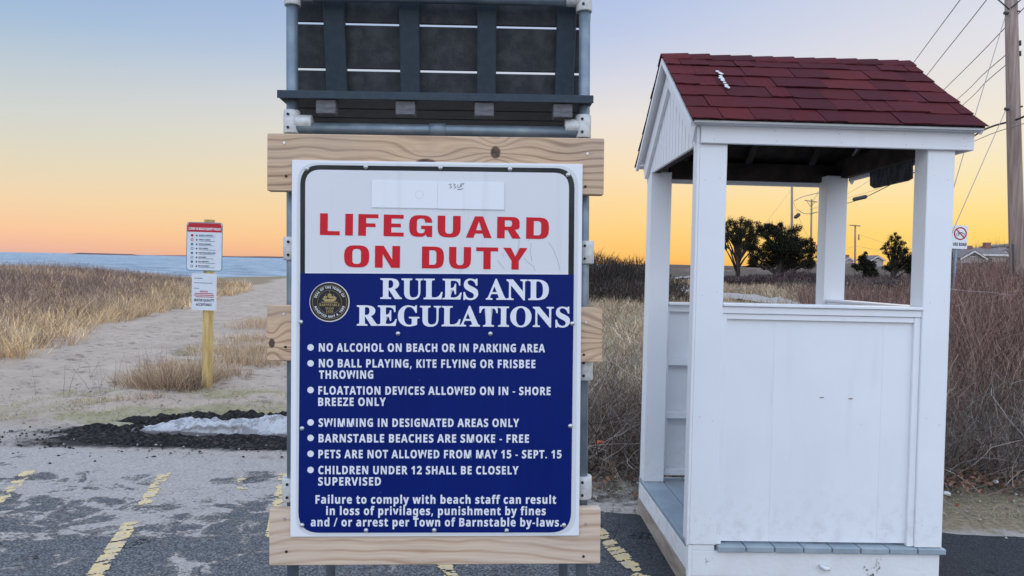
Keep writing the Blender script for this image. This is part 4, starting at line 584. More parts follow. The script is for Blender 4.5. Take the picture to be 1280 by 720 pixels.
for x, z in [(.03, .12), (.10, .13), (.035, .62), (.098, .60), (.03, 1.2), (.10, 1.22), (.03, 1.75), (.10, 1.76), (BW-.03, .1), (BW-.10, .11), (BW-.033, .6), (BW-.098, .63), (BW-.03, 1.2), (BW-.10, 1.19), (BW-.03, 1.78), (BW-.10, 1.8)]:
    put('nail_head', nlm, SIGNG, booth, loc=(x, .0004, z))
for x in (.05, .35, .66, .97, 1.26): put('nail_head', nlm, SIGNG, booth, loc=(x, -.0216, 1.985+random.uniform(-.01, .01))); put('nail_head', nlm, SIGNG, booth, loc=(x+.01, -.0216, 1.94))
# bird droppings streak on the roof
q0 = [(897, 89), (902, 92), (901, 97), (904, 100), (907, 106), (910, 109)]
dd = Vector((0, RD[0]-EF[0], RD[1]-EF[1])).normalized(); nn = Vector((0, -dd.z, dd.y))
bm = bmesh.new()
for (px, py), rr in zip(q0+[(899.5, 91), (901.5, 95), (902.5, 98), (905.5, 103), (908.5, 108)], (.012, .013, .015, .015, .013, .013, .013, .013, .014, .013, .012)):
    # intersect with roof plane
    Mi = np.array(rotm(*BROT)); o_ = Mi.T@(CP-np.array(BLOC)); d_ = Mi.T@ray(px, py); nv = np.array(nn); tt = (nv@(np.array((0, EF[0], EF[1]))+nv*.021-o_))/(nv@d_); c_ = Vector(o_+d_*tt)
    ring = [bm.verts.new(c_+Vector((1, 0, 0))*math.cos(a)*rr*random.uniform(.5, 1.1)+dd*math.sin(a)*rr*random.uniform(.6, 1.3)) for a in [i*.7854 for i in range(8)]]
    cc = bm.verts.new(c_+nn*.002)
    for i in range(8): bm.faces.new((ring[i], ring[(i+1) % 8], cc))
put('bird_dropping', mesh('bird_dropping', bm), CASTF, roof)
# gables
def gable(xp, sgn):
    """xp = outer plane; sgn -1 looks left, +1 looks right"""
    g = prism('gable_wall', WOOD_DARK, booth, [(.02, 2.0), (RD[0], RD[1]-.05), (BD-.02, 1.985)], 0, xp-sgn*.030, xp-sgn*.016)
    n = 17; y = .0
    def top(y): return (EF[1]-.05+(RD[1]-EF[1])*(y-EF[0])/(RD[0]-EF[0])) if y < RD[0] else (EB[1]-.045+(RD[1]-EB[1])*(EB[0]-y)/(EB[0]-RD[0]))
    for i in range(n):
        y0 = .005+i*(BD-.02)/n; y1 = y0+(BD-.02)/n-.009
        t0, t1 = top(y0), top(y1)
        pts = [(y0, 1.927), (y1, 1.925), (y1, t1)]+([(RD[0], top(RD[0]))] if y0 < RD[0] < y1 else [])+[(y0, t0)]
        prism('siding_board', WHITE, g, pts, 0, xp-sgn*.0155, xp)
    def rake(name, A, B, d0, d1, x0, x1, mat, ext=0.0):
        d = Vector((B[0]-A[0], B[1]-A[1])).normalized(); nrm = Vector((-d.y, d.x)); nrm = -nrm if nrm.y > 0 else nrm
        a = Vector(A)-d*ext
        # mitre at the ridge: end on y=RD[0]
        def end(o): s = (RD[0]-(a.x+nrm.x*o))/d.x; return (RD[0], a.y+nrm.y*o+d.y*s)
        prism(name, mat, booth, [tuple(a+nrm*d0), tuple(a+nrm*d1), end(d1), end(d0)], 0, x0, x1)
    s = sgn
    for A in (EF, EB):
        rake('rake_trim', A, RD, .016, .042, *((xp-.0625, xp-.046) if s < 0 else (xp+.0005, xp+.011)), WHITE, -.004)
        rake('rake_board', A, RD, .040 if A is EF else .044, .150 if A is EF else .135, *((xp-.020, xp-.0015) if s < 0 else (xp-.012, xp-.0005)), WHITE, -.07 if A is EF else -.03)
        rake('rake_soffit', A, RD, .0165, .030, *((xp-.0455, xp-.001) if s < 0 else (xp-.03, xp-.017)), WHITE, -.01)
gable(0.0, -1)
gable(XG+.001, 1)
# rafters in the dark ceiling
for x in (.2, .6, 1.0):
    for A in (EF, EB):
        d = Vector((RD[0]-A[0], RD[1]-A[1])); ln = d.length; d.normalize(); nr = Vector((-d.y, d.x)); nr = nr if nr.y < 0 else -nr
        a = Vector(A)+d*.14+nr*.016; b = Vector(RD)-d*.02+nr*.016
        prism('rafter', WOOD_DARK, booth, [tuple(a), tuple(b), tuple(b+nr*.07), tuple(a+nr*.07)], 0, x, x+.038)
# small board hanging from the right header
HB = material('dark_hanging_board', lambda n: (n.mix(n.noise(n.coord('Object'), 22, 4, sc=(1, 2, 1)).step(.45, .6), (.035, .035, .040), (.075, .085, .105))), rough=.6)
hang = thing('hanging_board', BLOC, BROT, label='small dark round-cornered board hanging under the right eave beam of the booth', cat='sign')
HX = BW+.02
pts = [tuple(bl_(*p, HX, ax=0)[[1, 2]]) for p in ((1087, 205), (1139, 190), (1139, 223), (1134, 226), (1092, 235.5), (1087, 232))]
prism('board', HB, hang, pts, 0, HX, HX+.012, bev=.002)
# ================================================================== BEACH SAFETY SIGN ON ITS WOODEN POST
pb = atz(259, 484, 0.0); PROT = R(-24)
pg = thing('safety_sign_post', tuple(pb), (0, R(.6), PROT), label='yellow wooden post beside the sand path carrying two small beach notices', cat='sign post')
box('post', WOOD_POST, pg, -.045, .045, -.045, .045, -.1, 2.015, bev=.004)
def board(name, x0, x1, z0, z1, rad, mats, y=-.0465, yaw=R(20)):
    e = rnd([(x0, z0, rad), (x1, z0, rad), (x1, z1, rad), (x0, z1, rad)], 5)
    o = prism(name, mats[0], pg, e, 1, -.0015, .0015); o.location = (0, -.068 if yaw else y, 0); o.rotation_euler = (0, 0, -PROT+R(-1)); e2 = [(x0+.008, z0+.008, rad*.8), (x1-.008, z0+.008, rad*.8), (x1-.008, z1-.008, rad*.8), (x0+.008, z1-.008, rad*.8)]
    prism(name+'_sheet', mats[1], o, rnd(e2, 5), 1, -.0025, -.0015); return o
s_ = 8.86/F
A = board('safety_board', -.218, .212, 1.402, 1.978, .04, (TEALP, PALEP))
prism('red_header', REDP, A, [(-.208, 1.862), (.202, 1.862), (.202, 1.93), (.185, 1.968), (-.19, 1.968), (-.208, 1.93)], 1, -.0032, -.0024)
def small(txt, x0, z, w_, cap, mat, par, y=-.0038, off=.0006, font=None):
    cs, w = layout(txt, font or SANS); return fill('lettering', [[(x0+a/w*w_, z+b*cap) for a, b in c] for c in cs], mat, par, y, off)
small('COVID-19 BEACH SAFETY RULES', -.192, 1.886, .38, .028, LETW, A)
for i in range(8):
    z = 1.82-i*.052
    fill('pictogram', [disc(-.150, z, .017, 16), disc(-.150, z, .010, 12)] if i % 2 else [disc(-.150, z, .016, 16)], REDP if i in (0, 1) else TEALP, A, -.0036)
    fill('bullet_dot', [disc(-.095, z, .010, 12)], LETK, A, -.0036)
    wd = (.17, .14, .15, .11, .20, .09, .12, .13)[i]
    small(('AVOID CONTACT', 'WEAR A MASK', 'SOCIAL DISTANCE', 'STAY HOME', 'WASH YOUR HANDS OFTEN', 'NO GAMES', 'NO GROUPS', 'BE PATIENT')[i], -.070, z-.003, wd, .014, LETK, A, off=.0004)
    fill('text_rule', [[(-.07, z-.016), (.13-.01*i % .03, z-.016), (.13-.01*i % .03, z-.0105), (-.07, z-.0105)]], TEALP, A, -.0036)
B_ = board('water_notice', -.148, .150, .932, 1.372, .012, (SIGNG, PALEP))
small('WATER QUALITY', -.118, 1.038, .24, .030, LETK, B_, off=.0003); small('ACCEPTABLE', -.095, .985, .19, .030, LETK, B_, off=.0003); small('NOTICE', -.045, 1.148, .09, .018, REDP, B_)
for z, a, b in ((1.128, -.11, .11), (1.108, -.12, .12), (1.088, -.10, .12)): fill('text_rule', [[(a, z), (b, z), (b, z+.009), (a, z+.009)]], REDP, B_, -.0036)
for z, a, b in ((1.31, -.12, -.02), (1.255, -.12, .10), (1.19, -.12, -.06)): fill('text_rule', [[(a, z), (b, z), (b, z+.006), (a, z+.006)]], LETK, B_, -.0036)
# ================================================================== TERRAIN
def sst(a, b, v): t = np.clip((v-a)/(b-a), 0, 1); return t*t*(3-2*t)
def vnoise(x, y, s, seed=0):
    """smooth value noise, numpy"""
    x = np.asarray(x, float)/s+seed*17.3; y = np.asarray(y, float)/s+seed*7.1
    xi = np.floor(x); yi = np.floor(y); fx = x-xi; fy = y-yi; fx = fx*fx*(3-2*fx); fy = fy*fy*(3-2*fy)
    def h(a, b): v = np.sin(a*127.1+b*311.7+seed*74.7)*43758.5453; return v-np.floor(v)
    return (h(xi, yi)*(1-fx)+h(xi+1, yi)*fx)*(1-fy)+(h(xi, yi+1)*(1-fx)+h(xi+1, yi+1)*fx)*fy
def fbm(x, y, s, seed=0): return (vnoise(x, y, s, seed)*.5+vnoise(x, y, s*.47, seed+1)*.28+vnoise(x, y, s*.21, seed+2)*.15+vnoise(x, y, s*.1, seed+3)*.07)
# left dune edge line through (-8.05,11.6) and (-13,35.4); s>0 is on the dune
_a = np.array((-7.75, 11.2)); _b = np.array((-12.6, 34.5)); _d = (_b-_a)/np.linalg.norm(_b-_a); _n = np.array((-_d[1], _d[0]))
def dune_s(x, y): return (x-_a[0])*_n[0]+(y-_a[1])*_n[1]+(fbm(x, y, 3.5, 5)-.5)*1.6
def shore(x, y):   # >0 towards the water
    return y-(80+np.maximum(0, x+26)*3.2)
def dummy_(): pass
def hgt(x, y):
    x = np.asarray(x, float); y = np.asarray(y, float); s = dune_s(x, y)
    z = sst(0, 7, s)*(.62+.52*fbm(x, y, 6, 2))*sst(8, 16, y)*(1-sst(27, 46, y))*1.0
    z = z+(fbm(x, y, 3, 3)-.5)*.10*sst(6.2, 9, y)+(fbm(x, y, .5, 4)-.5)*.05*sst(6.1, 7.5, y)
    rt = sst(.3, 1.6, x-.03*y)
    z = z+rt*(.28*sst(6.8, 10.5, y)+.30*fbm(x, y, 6, 8)*sst(8, 15, y)+.1*(fbm(x, y, 1.2, 9)-.4)*sst(5.6, 7, y))
    z = z+.22*sst(.26, .46, x/np.maximum(y, 1))*sst(9, 18, y)*rt+2.6*sst(60, 140, y)*sst(.42, .62, x/np.maximum(y, 1))
    z = z+sst(30, 60, y)*(fbm(x, y, 30, 12)-.35)*.6*sst(0, 8, x-.12*y)+sst(90, 240, y)*1.2*sst(.08, .2, x/np.maximum(y, 1))
    sh = shore(x, y); z = z*(1-sst(-35, -8, sh))-.62*sst(-40, -4, sh)-2.2*sst(-4, 25, sh)
    return z
def geo(a, b, n, k):  return a+(b-a)*((np.exp(np.linspace(0, k, n))-1)/(math.exp(k)-1))
xs = np.concatenate([-geo(14, 900, 60, 4.5)[::-1], np.arange(-13.9, 13.9, .11), geo(14, 1600, 70, 4.5)])
ys = np.concatenate([np.linspace(-30, 2.9, 14), np.arange(3, 16, .10), geo(16.1, 4500, 150, 5.2)])
X, Y = np.meshgrid(xs, ys); nx, ny = len(xs), len(ys)
# sand footprints: shallow pits in the near sand
Z = hgt(X, Y)
near = (Y > 6.2) & (Y < 16) & (dune_s(X, Y) < 0) & (X < -1)
Z = np.where(near, Z+(np.abs(vnoise(X, Y, .22, 31)-.5)-.25)*.11*sst(6.2, 7.5, Y), Z)
# zone colours: r = sand, g = dry grass soil, b = dark brush litter
sd = fbm(X, Y, 1.3, 21)
dn = sst(-.2, .8, dune_s(X, Y))
tuft = sst(.40, .60, fbm(X, Y, 1.1, 23))*np.exp(-(((X+4.3+(Y-10)*.28)/1.1)**2+((Y-11.0)/3.0)**2))*.95
rt = sst(.2, 1.2, X-.03*Y-.0*Y+(sd-.5))
grass = np.clip(np.maximum(np.maximum(dn, rt*sst(4.2, 4.7, Y)), tuft), 0, 1)*(1-sst(-14, -4, shore(X, Y)))
olive = sst(.35, .6, fbm(X, Y, .8, 40))*sst(6.2, 6.9, Y)*(1-sst(8.2, 9.2, Y))*sst(-4.9, -3.9, X)*(1-sst(-2.9, -2.2, X)*.6)
litter = np.maximum(sst(-.5, .3, X)*sst(4.4, 5.0, Y)*(1-sst(6.0, 7.5, Y))*(.55+.45*sst(5.2, 5.7, Y))*(1-.55*sst(1.6, 2.4, X)*(1-sst(5.0, 5.5, Y))), sst(40, 70, Y)*sst(-2, 3, X-.1*Y)*.9)
tint = np.stack([np.clip(olive, 0, 1), grass, np.clip(litter, 0, 1)], -1).reshape(-1, 3)
idx = np.arange(nx*ny).reshape(ny, nx); Q = np.stack([idx[:-1, :-1], idx[:-1, 1:], idx[1:, 1:], idx[1:, :-1]], -1).reshape(-1, 4)
def f_ground(n):
    o = n.coord('World'); t, _ = n.attr('tint'); sep = n.new('ShaderNodeSeparateColor'); n.nt.links.new(t, sep.inputs[0]); ol, gr, li = [S(n.nt, sep.outputs[i]) for i in range(3)]
    a = n.noise(o, 1.2, 6, .65); f = n.noise(o, 26, 5, .7); g = n.noise(o, 140, 2)
    dm = n.noise(o, 6.5, 4, .6, sc=(1, .7, 1))
    sand = n.ramp(a, [(.3, (.40, .31, .245)), (.7, (.53, .425, .345))]); sand = n.mix(f.step(.5, .72)*.5, sand, (.32, .26, .22)); sand = n.mix(dm.step(.56, .66)*.45, sand, (.27, .215, .185)); sand = n.mix(n.noise(o, 13, 3, .6, sc=(.6, 1, 1)).step(.60, .68)*.6, sand, (.15, .115, .095)); pit = n.voro(n.comb(n.xyz(o)[0]*1.0+a*.2, n.xyz(o)[1]*1.3, 0.0), 3.0); sand = n.mix((1.0-pit.step(.10, .32))*.80*n.noise(o, 1.1, 3).step(.38, .56), sand, (.20, .155, .125)); sand = n.mix(g.step(.55, .75)*.3, sand, (.20, .18, .16))  # dark pits and flecks paint the shade of footprints into the sand colour
    x_, y_, z_ = n.xyz(o); sand = n.mix(((y_*-1.0)+(a-.5)*1.2).step(-7.4, -6.2)*.85, sand, n.ramp(f, [(.3, (.26, .23, .21)), (.55, (.42, .375, .34)), (.75, (.56, .51, .47))])); soil = n.ramp(f, [(.3, (.16, .125, .085)), (.7, (.36, .29, .19))]); dark = n.ramp(f, [(.3, (.035, .028, .024)), (.6, (.13, .105, .085)), (.8, (.26, .22, .17))])
    olv = n.ramp(f, [(.3, (.20, .19, .08)), (.75, (.40, .37, .20))])
    e = (n.noise(o, 9, 5)-.5)*.9
    col = n.mix((ol+e*.6).step(.35, .65)*.55, sand, olv); col = n.mix((gr+e).step(.3, .7), col, soil); col = n.mix((li+e).step(.35, .65), col, dark)
    return n.mix(n.stain(o), col, (.02, .019, .019)), dm*1.2+f*.6+g*.1+pit.step(.05, .34)*.9
GROUND = material('beach_ground', f_ground, rough=.95, bump=.8, bdist=.05, spec=.1)
npmesh('ground', np.stack([X, Y, Z], -1).reshape(-1, 3), Q, tint, GROUND, smooth=True, kind='structure')
# ---- parking lot sheet
def f_asph(n):
    o = n.coord('World'); x, y, z = n.xyz(o)
    big = n.noise(o, .75, 6, .62, dist=.4); mid = n.noise(o, 3.6, 7, .68, dist=.6, sc=(.6, 1, 1)); fine = n.noise(o, 60, 4, .7); gr = n.voro(o, 75)
    asp = n.ramp(gr, [(.05, (.34, .34, .34)), (.22, (.21, .21, .215)), (.5, (.12, .121, .128)), (.8, (.07, .07, .076))]); asp = n.mix(fine.step(.50, .62)*.60, asp, (.035, .036, .040)); asp = n.mix(n.noise(o, 24, 5, .75).step(.52, .66)*.45, asp, (.30, .29, .28)); asp = n.mix(n.noise(o, 210, 2).step(.68, .76)*.7, asp, (.42, .40, .38))
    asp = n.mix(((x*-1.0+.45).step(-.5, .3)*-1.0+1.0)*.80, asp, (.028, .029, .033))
    asp = n.mix(n.noise(o, 130, 2).step(.70, .75)*.35, asp, (.45, .42, .38))
    sn = n.ramp(fine, [(.3, (.26, .23, .21)), (.55, (.42, .375, .34)), (.75, (.56, .51, .47))])
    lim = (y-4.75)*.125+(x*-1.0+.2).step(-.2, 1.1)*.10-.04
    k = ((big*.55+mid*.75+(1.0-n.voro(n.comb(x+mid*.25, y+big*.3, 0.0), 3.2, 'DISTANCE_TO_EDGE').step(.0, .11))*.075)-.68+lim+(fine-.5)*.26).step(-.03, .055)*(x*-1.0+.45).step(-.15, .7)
    ow = n.new('ShaderNodeVectorMath', operation='ADD'); nz = n.new('ShaderNodeTexNoise'); n.nt.links.new(o, nz.inputs[0]); nz.inputs['Scale'].default_value = 3.2; nz.inputs['Detail'].default_value = 5; n.nt.links.new(o, ow.inputs[0]); n.nt.links.new(nz.outputs['Color'], ow.inputs[1])
    cr = n.voro(ow.outputs[0], 2.1, 'DISTANCE_TO_EDGE')
    crk = (1.0-cr.step(.004, .018))*n.noise(o, 1.3, 3).step(.52, .60)*(1.0-k*.8)
    col = n.mix(k*.9, asp, sn); col = n.mix(crk*.85, col, (.02, .02, .02)); col = n.mix(n.stain(o), col, (.022, .021, .021))
    return col, gr*-.6*(1.0-k*.7)+k*.8+fine*.5-crk*2.0
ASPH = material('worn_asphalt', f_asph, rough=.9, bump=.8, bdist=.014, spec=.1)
def edge_y(x):
    return np.interp(x, [-60, -6, -3.2, -1.9, -.9, .2, .67, 1.7, 2.83, 5, 60], [7.2, 6.3, 6.05, 5.9, 5.55, 5.05, 4.86, 4.68, 4.56, 4.4, 2.0])
ax_ = np.concatenate([np.linspace(-60, -8.2, 14), np.arange(-8, 8.01, .08), np.linspace(8.3, 60, 14)]); nr = 60
AX = np.repeat(ax_[None], nr, 0); tt = np.linspace(0, 1, nr)[:, None]**.7
ey = edge_y(ax_)+(fbm(ax_, ax_*0, .6, 50)-.5)*.22+(fbm(ax_, ax_*0, .12, 51)-.5)*.06
AY = -14+(ey[None]+14)*tt; AZ = .008+(vnoise(AX, AY, 1.6, 60)-.5)*.012*(1-tt**8)+.0*AX
AZ[-1] = -.03; AZ = np.where(tt > .995, AZ, AZ)
ii = np.arange(AX.size).reshape(AX.shape); AQ = np.stack([ii[:-1, :-1], ii[:-1, 1:], ii[1:, 1:], ii[1:, :-1]], -1).reshape(-1, 4)
def asz(x, y): return .008+(vnoise(x, y, 1.6, 60)-.5)*.012
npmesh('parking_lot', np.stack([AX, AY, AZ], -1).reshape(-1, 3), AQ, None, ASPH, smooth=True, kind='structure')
# ---- worn yellow lines: flakes of paint with bare asphalt between
YEL = material('worn_yellow_paint', lambda n: (n.mix(n.noise(n.coord('World'), 22, 6, .75).step(.46, .62)*.6, n.mix(n.noise(n.coord('World'), 14, 5, .7).step(.4, .7), (.66, .48, .22), (.55, .45, .31)), (.36, .33, .29)), n.noise(n.coord('World'), 40, 3)), rough=.8, bump=.3, bdist=.002)
def yline(a, b, wd, wear, seed, breaks=()):
    a = np.array(a[:2]); b = np.array(b[:2]); L = np.linalg.norm(b-a); d = (b-a)/L; nrm = np.array((-d[1], d[0])); cs = .010
    nu, nv = int(L/cs), max(3, int(wd/cs)); V = []; Qs = []; vid = {}
    for i in range(nu+1):
        for j in range(nv+1):
            p = a+d*(i*cs)+nrm*((j/nv-.5)*wd)+rng.normal(0, .0022, 2); vid[i, j] = len(V); V.append((p[0], p[1], float(asz(p[0], p[1]))+.0045))
    V = np.array(V)
    for i in range(nu):
        u = i/nu
        if any(p0 < u < p1 for p0, p1 in breaks): continue
        for j in range(nv):
            c = V[vid[i, j]]; al = (c[:2]-a)@d; ac = (c[:2]-a)@nrm
            v = .45*vnoise(al, ac, .07, seed)+.30*vnoise(al, ac*.4, .03, seed+3)+.25*vnoise(al, ac, .018, seed+5)+(-.5 if abs(vnoise(al+.3*ac, ac*.3, .045, seed+7)-.5) < .035 else .04)
            ed = abs(j/nv-.5)*.16+(.10 if j in (0, nv-1) else 0)
            if v+.0 > wear+ed: Qs.append((vid[i, j], vid[i+1, j], vid[i+1, j+1], vid[i, j+1]))
    V = V[:, :]
    npmesh('parking_line', V, np.array(Qs), None, YEL, kind='structure')
g0 = lambda x, y: atz(x, y, .01)
yline(g0(108, 735), g0(207, 590), .085, .32, 3, ((.46, .62),))
yline(g0(-30, 655), g0(36, 588), .085, .42, 9)
yline(g0(566, 722), g0(520, 655), .08, .36, 17); yline(g0(304, 612), g0(302, 598), .08, .45, 21)
yline(g0(330, 722), g0(356, 592), .08, .40, 27, ((.0, .3),))
yline(g0(806, 726), g0(744, 660), .095, .27, 33)
# ================================================================== SEA
def f_sea(n):
    o = n.coord('World'); x, y, z = n.xyz(o)
    v = n.noise(o, .9, 5, .7, sc=(.22, 1, 1)); v2 = n.noise(o, .05, 4, .6, sc=(.3, 1, 1)); 
    return n.mix(v.step(.38, .62), (.05, .11, .18), (.50, .58, .64)), v*1.0+v2*1.5  # ripple reflections are painted into the water colour as pale and dark tones
SEA = material('sea_water', f_sea, rough=.5, bump=1.0, bdist=.8, spec=.18)
wx = np.array([-12000., -400, -60, 4000, 12000]); wy = np.array([45., 100, 400, 2000, 9000]); WX, WY = np.meshgrid(wx, wy)
ii = np.arange(25).reshape(5, 5); npmesh('sea', np.stack([WX, WY, WX*0-.62], -1).reshape(-1, 3), np.stack([ii[:-1, :-1], ii[:-1, 1:], ii[1:, 1:], ii[1:, :-1]], -1).reshape(-1, 4), None, SEA, kind='structure')
SPIT = material('far_spit', lambda n: (.12, .085, .085), rough=.95)
def spit(p0, p1, D, h, name='far_spit'):
    a, b = at(p0, 318, D), at(p1, 318, D); n_ = 40; V = []; 
    for i in range(n_+1):
        t = i/n_; x = a[0]+(b[0]-a[0])*t; k = min(1, t*8, (1-t)*8)*(.5+.8*vnoise(x, 0, 60, 3)); z = -.62+h*k
        V += [(x, D-20, -.7), (x, D, z), (x, D+30, -.7)]
    Q_ = [(3*i, 3*i+3, 3*i+4, 3*i+1) for i in range(n_)]+[(3*i+1, 3*i+4, 3*i+5, 3*i+2) for i in range(n_)]
    npmesh(name, V, Q_, None, SPIT, kind='structure')
spit(88, 176, 1700, 4.0); spit(180, 700, 2100, 4.2)
# ================================================================== SNOW AND DIRT
def mound(name, mat, cx0, cx1, yc, wid, h, seed, rough=.35, n_=90, mm=22, ysl=0.0, **k):
    u = np.linspace(0, 1, n_); v = np.linspace(-1, 1, mm); U, Vv = np.meshgrid(u, v)
    prof = np.clip(np.sin(np.pi*U), 0, 1)**.45; px = cx0+(cx1-cx0)*U
    py = yc+ysl*(U-.5)+Vv*wid*prof*(.8+.5*vnoise(px, Vv, .3, seed))
    z = h*prof*np.clip(1-Vv**2, 0, 1)**.55*(.35+1.1*vnoise(px, py, .28, seed+1)+rough*(vnoise(px, py, .07, seed+2)-.5)+rough*.6*(vnoise(px, py, .035, seed+4)-.5))
    z = z-.012*(1-prof*np.clip(1-Vv**2, 0, 1)); ii = np.arange(U.size).reshape(U.shape)
    return npmesh(name, np.stack([px, py, z+.004], -1).reshape(-1, 3), np.stack([ii[:-1, :-1], ii[:-1, 1:], ii[1:, 1:], ii[1:, :-1]], -1).reshape(-1, 4), None, mat, smooth=rough < .5, **k)
def f_dirt(n):
    o = n.coord('World'); f = n.noise(o, 30, 6, .75)
    return n.ramp(f, [(.35, (.006, .006, .007)), (.55, (.03, .027, .027)), (.68, (.12, .105, .09)), (.8, (.26, .23, .2))]), f
DIRT = material('black_wet_soil', f_dirt, rough=.95, bump=.9, bdist=.02, spec=.1)
def f_snow(n):
    o = n.coord('World'); f = n.noise(o, 16, 6, .7); x, y, z = n.xyz(o)
    low = (1.0-z.step(.008, .05))
    c = n.mix(f.step(.5, .75)*.5, (.43, .43, .45), (.24, .24, .25)); c = n.mix((low*.75+n.noise(o, 26, 6, .75)-.5).step(.22, .50)*.9, c, (.09, .08, .08)); c = n.mix((n.noise(o, 9, 4, .7)+n.noise(o, 60, 3)*.4).step(.66, .80)*.6, c, (.13, .12, .12)); return c, f
SNOW = material('old_dirty_snow', f_snow, rough=.7, bump=.6, bdist=.02)
mound('soil_berm', DIRT, -3.95, -1.2, 6.23, .22, .035, 70, 1.5, 240, 46, ysl=-.06, kind='stuff')
mound('soil_berm', DIRT, -3.75, -1.3, 6.98, .22, .065, 75, 1.3, 200, 40, kind='stuff')
mound('soil_berm', DIRT, -3.95, -3.1, 6.55, .20, .045, 78, 1.5, 110, 30, kind='stuff')
mound('snow_patch', SNOW, -3.42, -1.25, 6.62, .24, .115, 81, .49, 300, 70, label='strip of old dirty snow melting on black soil beside the parking lot', cat='snow pile')
# thin litter of clods and pebbles at the asphalt edge
def scatter_rocks(name, n, fx, fy, smin, smax, mat, kind='stuff', **k):
    base = np.array([(-1, 0, 0), (1, 0, 0), (0, -1, 0), (0, 1, 0), (0, 0, -1), (0, 0, 1)], float)
    F_ = np.array([(0, 2, 5), (2, 1, 5), (1, 3, 5), (3, 0, 5), (2, 0, 4), (1, 2, 4), (3, 1, 4), (0, 3, 4)])
    px, py = fx(n), fy(n); s = smin+(smax-smin)*rng.random(n)**3
    V = base[None]*(s[:, None, None]*(.5+rng.random((n, 6, 1)))); V[:, :, 2] *= .6
    V[:, :, 0] += px[:, None]; V[:, :, 1] += py[:, None]; V[:, :, 2] += (np.maximum(hgt(px, py), 0)+.012)[:, None]
    Fs = (F_[None]+(np.arange(n)*6)[:, None, None]).reshape(-1, 3)
    return npmesh(name, V.reshape(-1, 3), Fs, None, mat, kind=kind, **k)
PEB = material('pale_pebble', lambda n: n.ramp(n.noise(n.coord('World'), 9, 2), [(.3, (.16, .14, .12)), (.7, (.50, .46, .41))]), rough=.9)
scatter_rocks('gravel', 1500, lambda n: rng.uniform(.4, 5.2, n), lambda n: rng.normal(4.95, .22, n), .003, .014, PEB)
scatter_rocks('gravel', 1100, lambda n: rng.uniform(-6, -1.2, n), lambda n: rng.uniform(5.7, 9, n), .004, .018, PEB)
DIRTC = material('dark_clod', lambda n: (.035, .032, .03), rough=.95)
scatter_rocks('soil_clods', 900, lambda n: rng.uniform(-4.4, -1.3, n), lambda n: rng.normal(6.25, .22, n), .004, .018, DIRTC)
# ================================================================== VEGETATION
def f_veg(n):
    c, _ = n.attr('tint'); return c
VEG = material('dry_stems', f_veg, rough=.9, spec=.1)
def ribbons(P0, D0, L, Wd, K, wander, grav, tint, droop=0.0):
    """n flat tapering stems of K segments. returns verts, quads, tint"""
    n = len(P0); pts = np.zeros((n, K+1, 3)); pts[:, 0] = P0; d = D0/np.linalg.norm(D0, axis=1, keepdims=True)
    for i in range(K):
        pts[:, i+1] = pts[:, i]+d*(L/K)[:, None]
        d = d+rng.normal(0, wander, (n, 3)); d[:, 2] += grav-droop*(i+1)/K; d /= np.linalg.norm(d, axis=1, keepdims=True)
    side = np.cross(D0, rng.normal(0, 1, (n, 3))); side[:, 2] *= .3; side /= np.linalg.norm(side, axis=1, keepdims=True)+1e-9
    tp = np.linspace(1, .25, K+1)[None, :, None]; off = side[:, None, :]*Wd[:, None, None]*tp*.5
    V = np.stack([pts-off, pts+off], 2).reshape(-1, 3); b = (np.arange(n)*(K+1)*2)[:, None]; i = np.arange(K)[None]*2
    Qd = np.stack([b+i, b+i+1, b+i+3, b+i+2], -1).reshape(-1, 4); T = np.repeat(tint, (K+1)*2, 0)
    return V, Qd, T, pts
def joinR(name, parts, mat=VEG, **k):
    V = []; Q_ = []; T = []; o = 0
    for v, q, t in parts: V.append(v); Q_.append(q+o); T.append(t); o += len(v)
    return npmesh(name, np.concatenate(V), np.concatenate(Q_), np.concatenate(T), mat, **k)
def pick(cols, n, var=.18):
    c = np.array(cols)[rng.integers(0, len(cols), n)]; return c*(1+rng.normal(0, var, (n, 1))).clip(.4, 1.8)
def grassP(x, y, h, w, cols, K=3, lean=.35, wander=.18, droop=.15):
    n = len(x); z = hgt(x, y)-.01; D = np.stack([rng.normal(0, lean, n), rng.normal(0, lean, n), np.ones(n)], -1)
    v, q, t, p = ribbons(np.stack([x, y, z], -1), D, h, w, K, wander, 0, pick(cols, n) if not isinstance(cols, np.ndarray) else cols, droop); return v, q, t
TAN = [(.52, .38, .25), (.42, .30, .20), (.62, .47, .32), (.30, .21, .145)]
GOLDG = [(.64, .45, .25), (.54, .37, .20), (.72, .53, .32)]
PURP = [(.25, .17, .14), (.32, .23, .18), (.17, .115, .10), (.42, .32, .24)]
def inside(n, fx0, fx1, fy0, fy1, cond, pw=1.0):
    X_ = []; Y_ = []; c = 0
    while c < n:
        x = rng.uniform(fx0, fx1, n*2); y = fy0+(fy1-fy0)*rng.random(n*2)**pw; k = cond(x, y); X_.append(x[k]); Y_.append(y[k]); c += k.sum()
    return np.concatenate(X_)[:n], np.concatenate(Y_)[:n]
vis = lambda x, y: (x > -.74*y-1) & (x < .74*y+1)
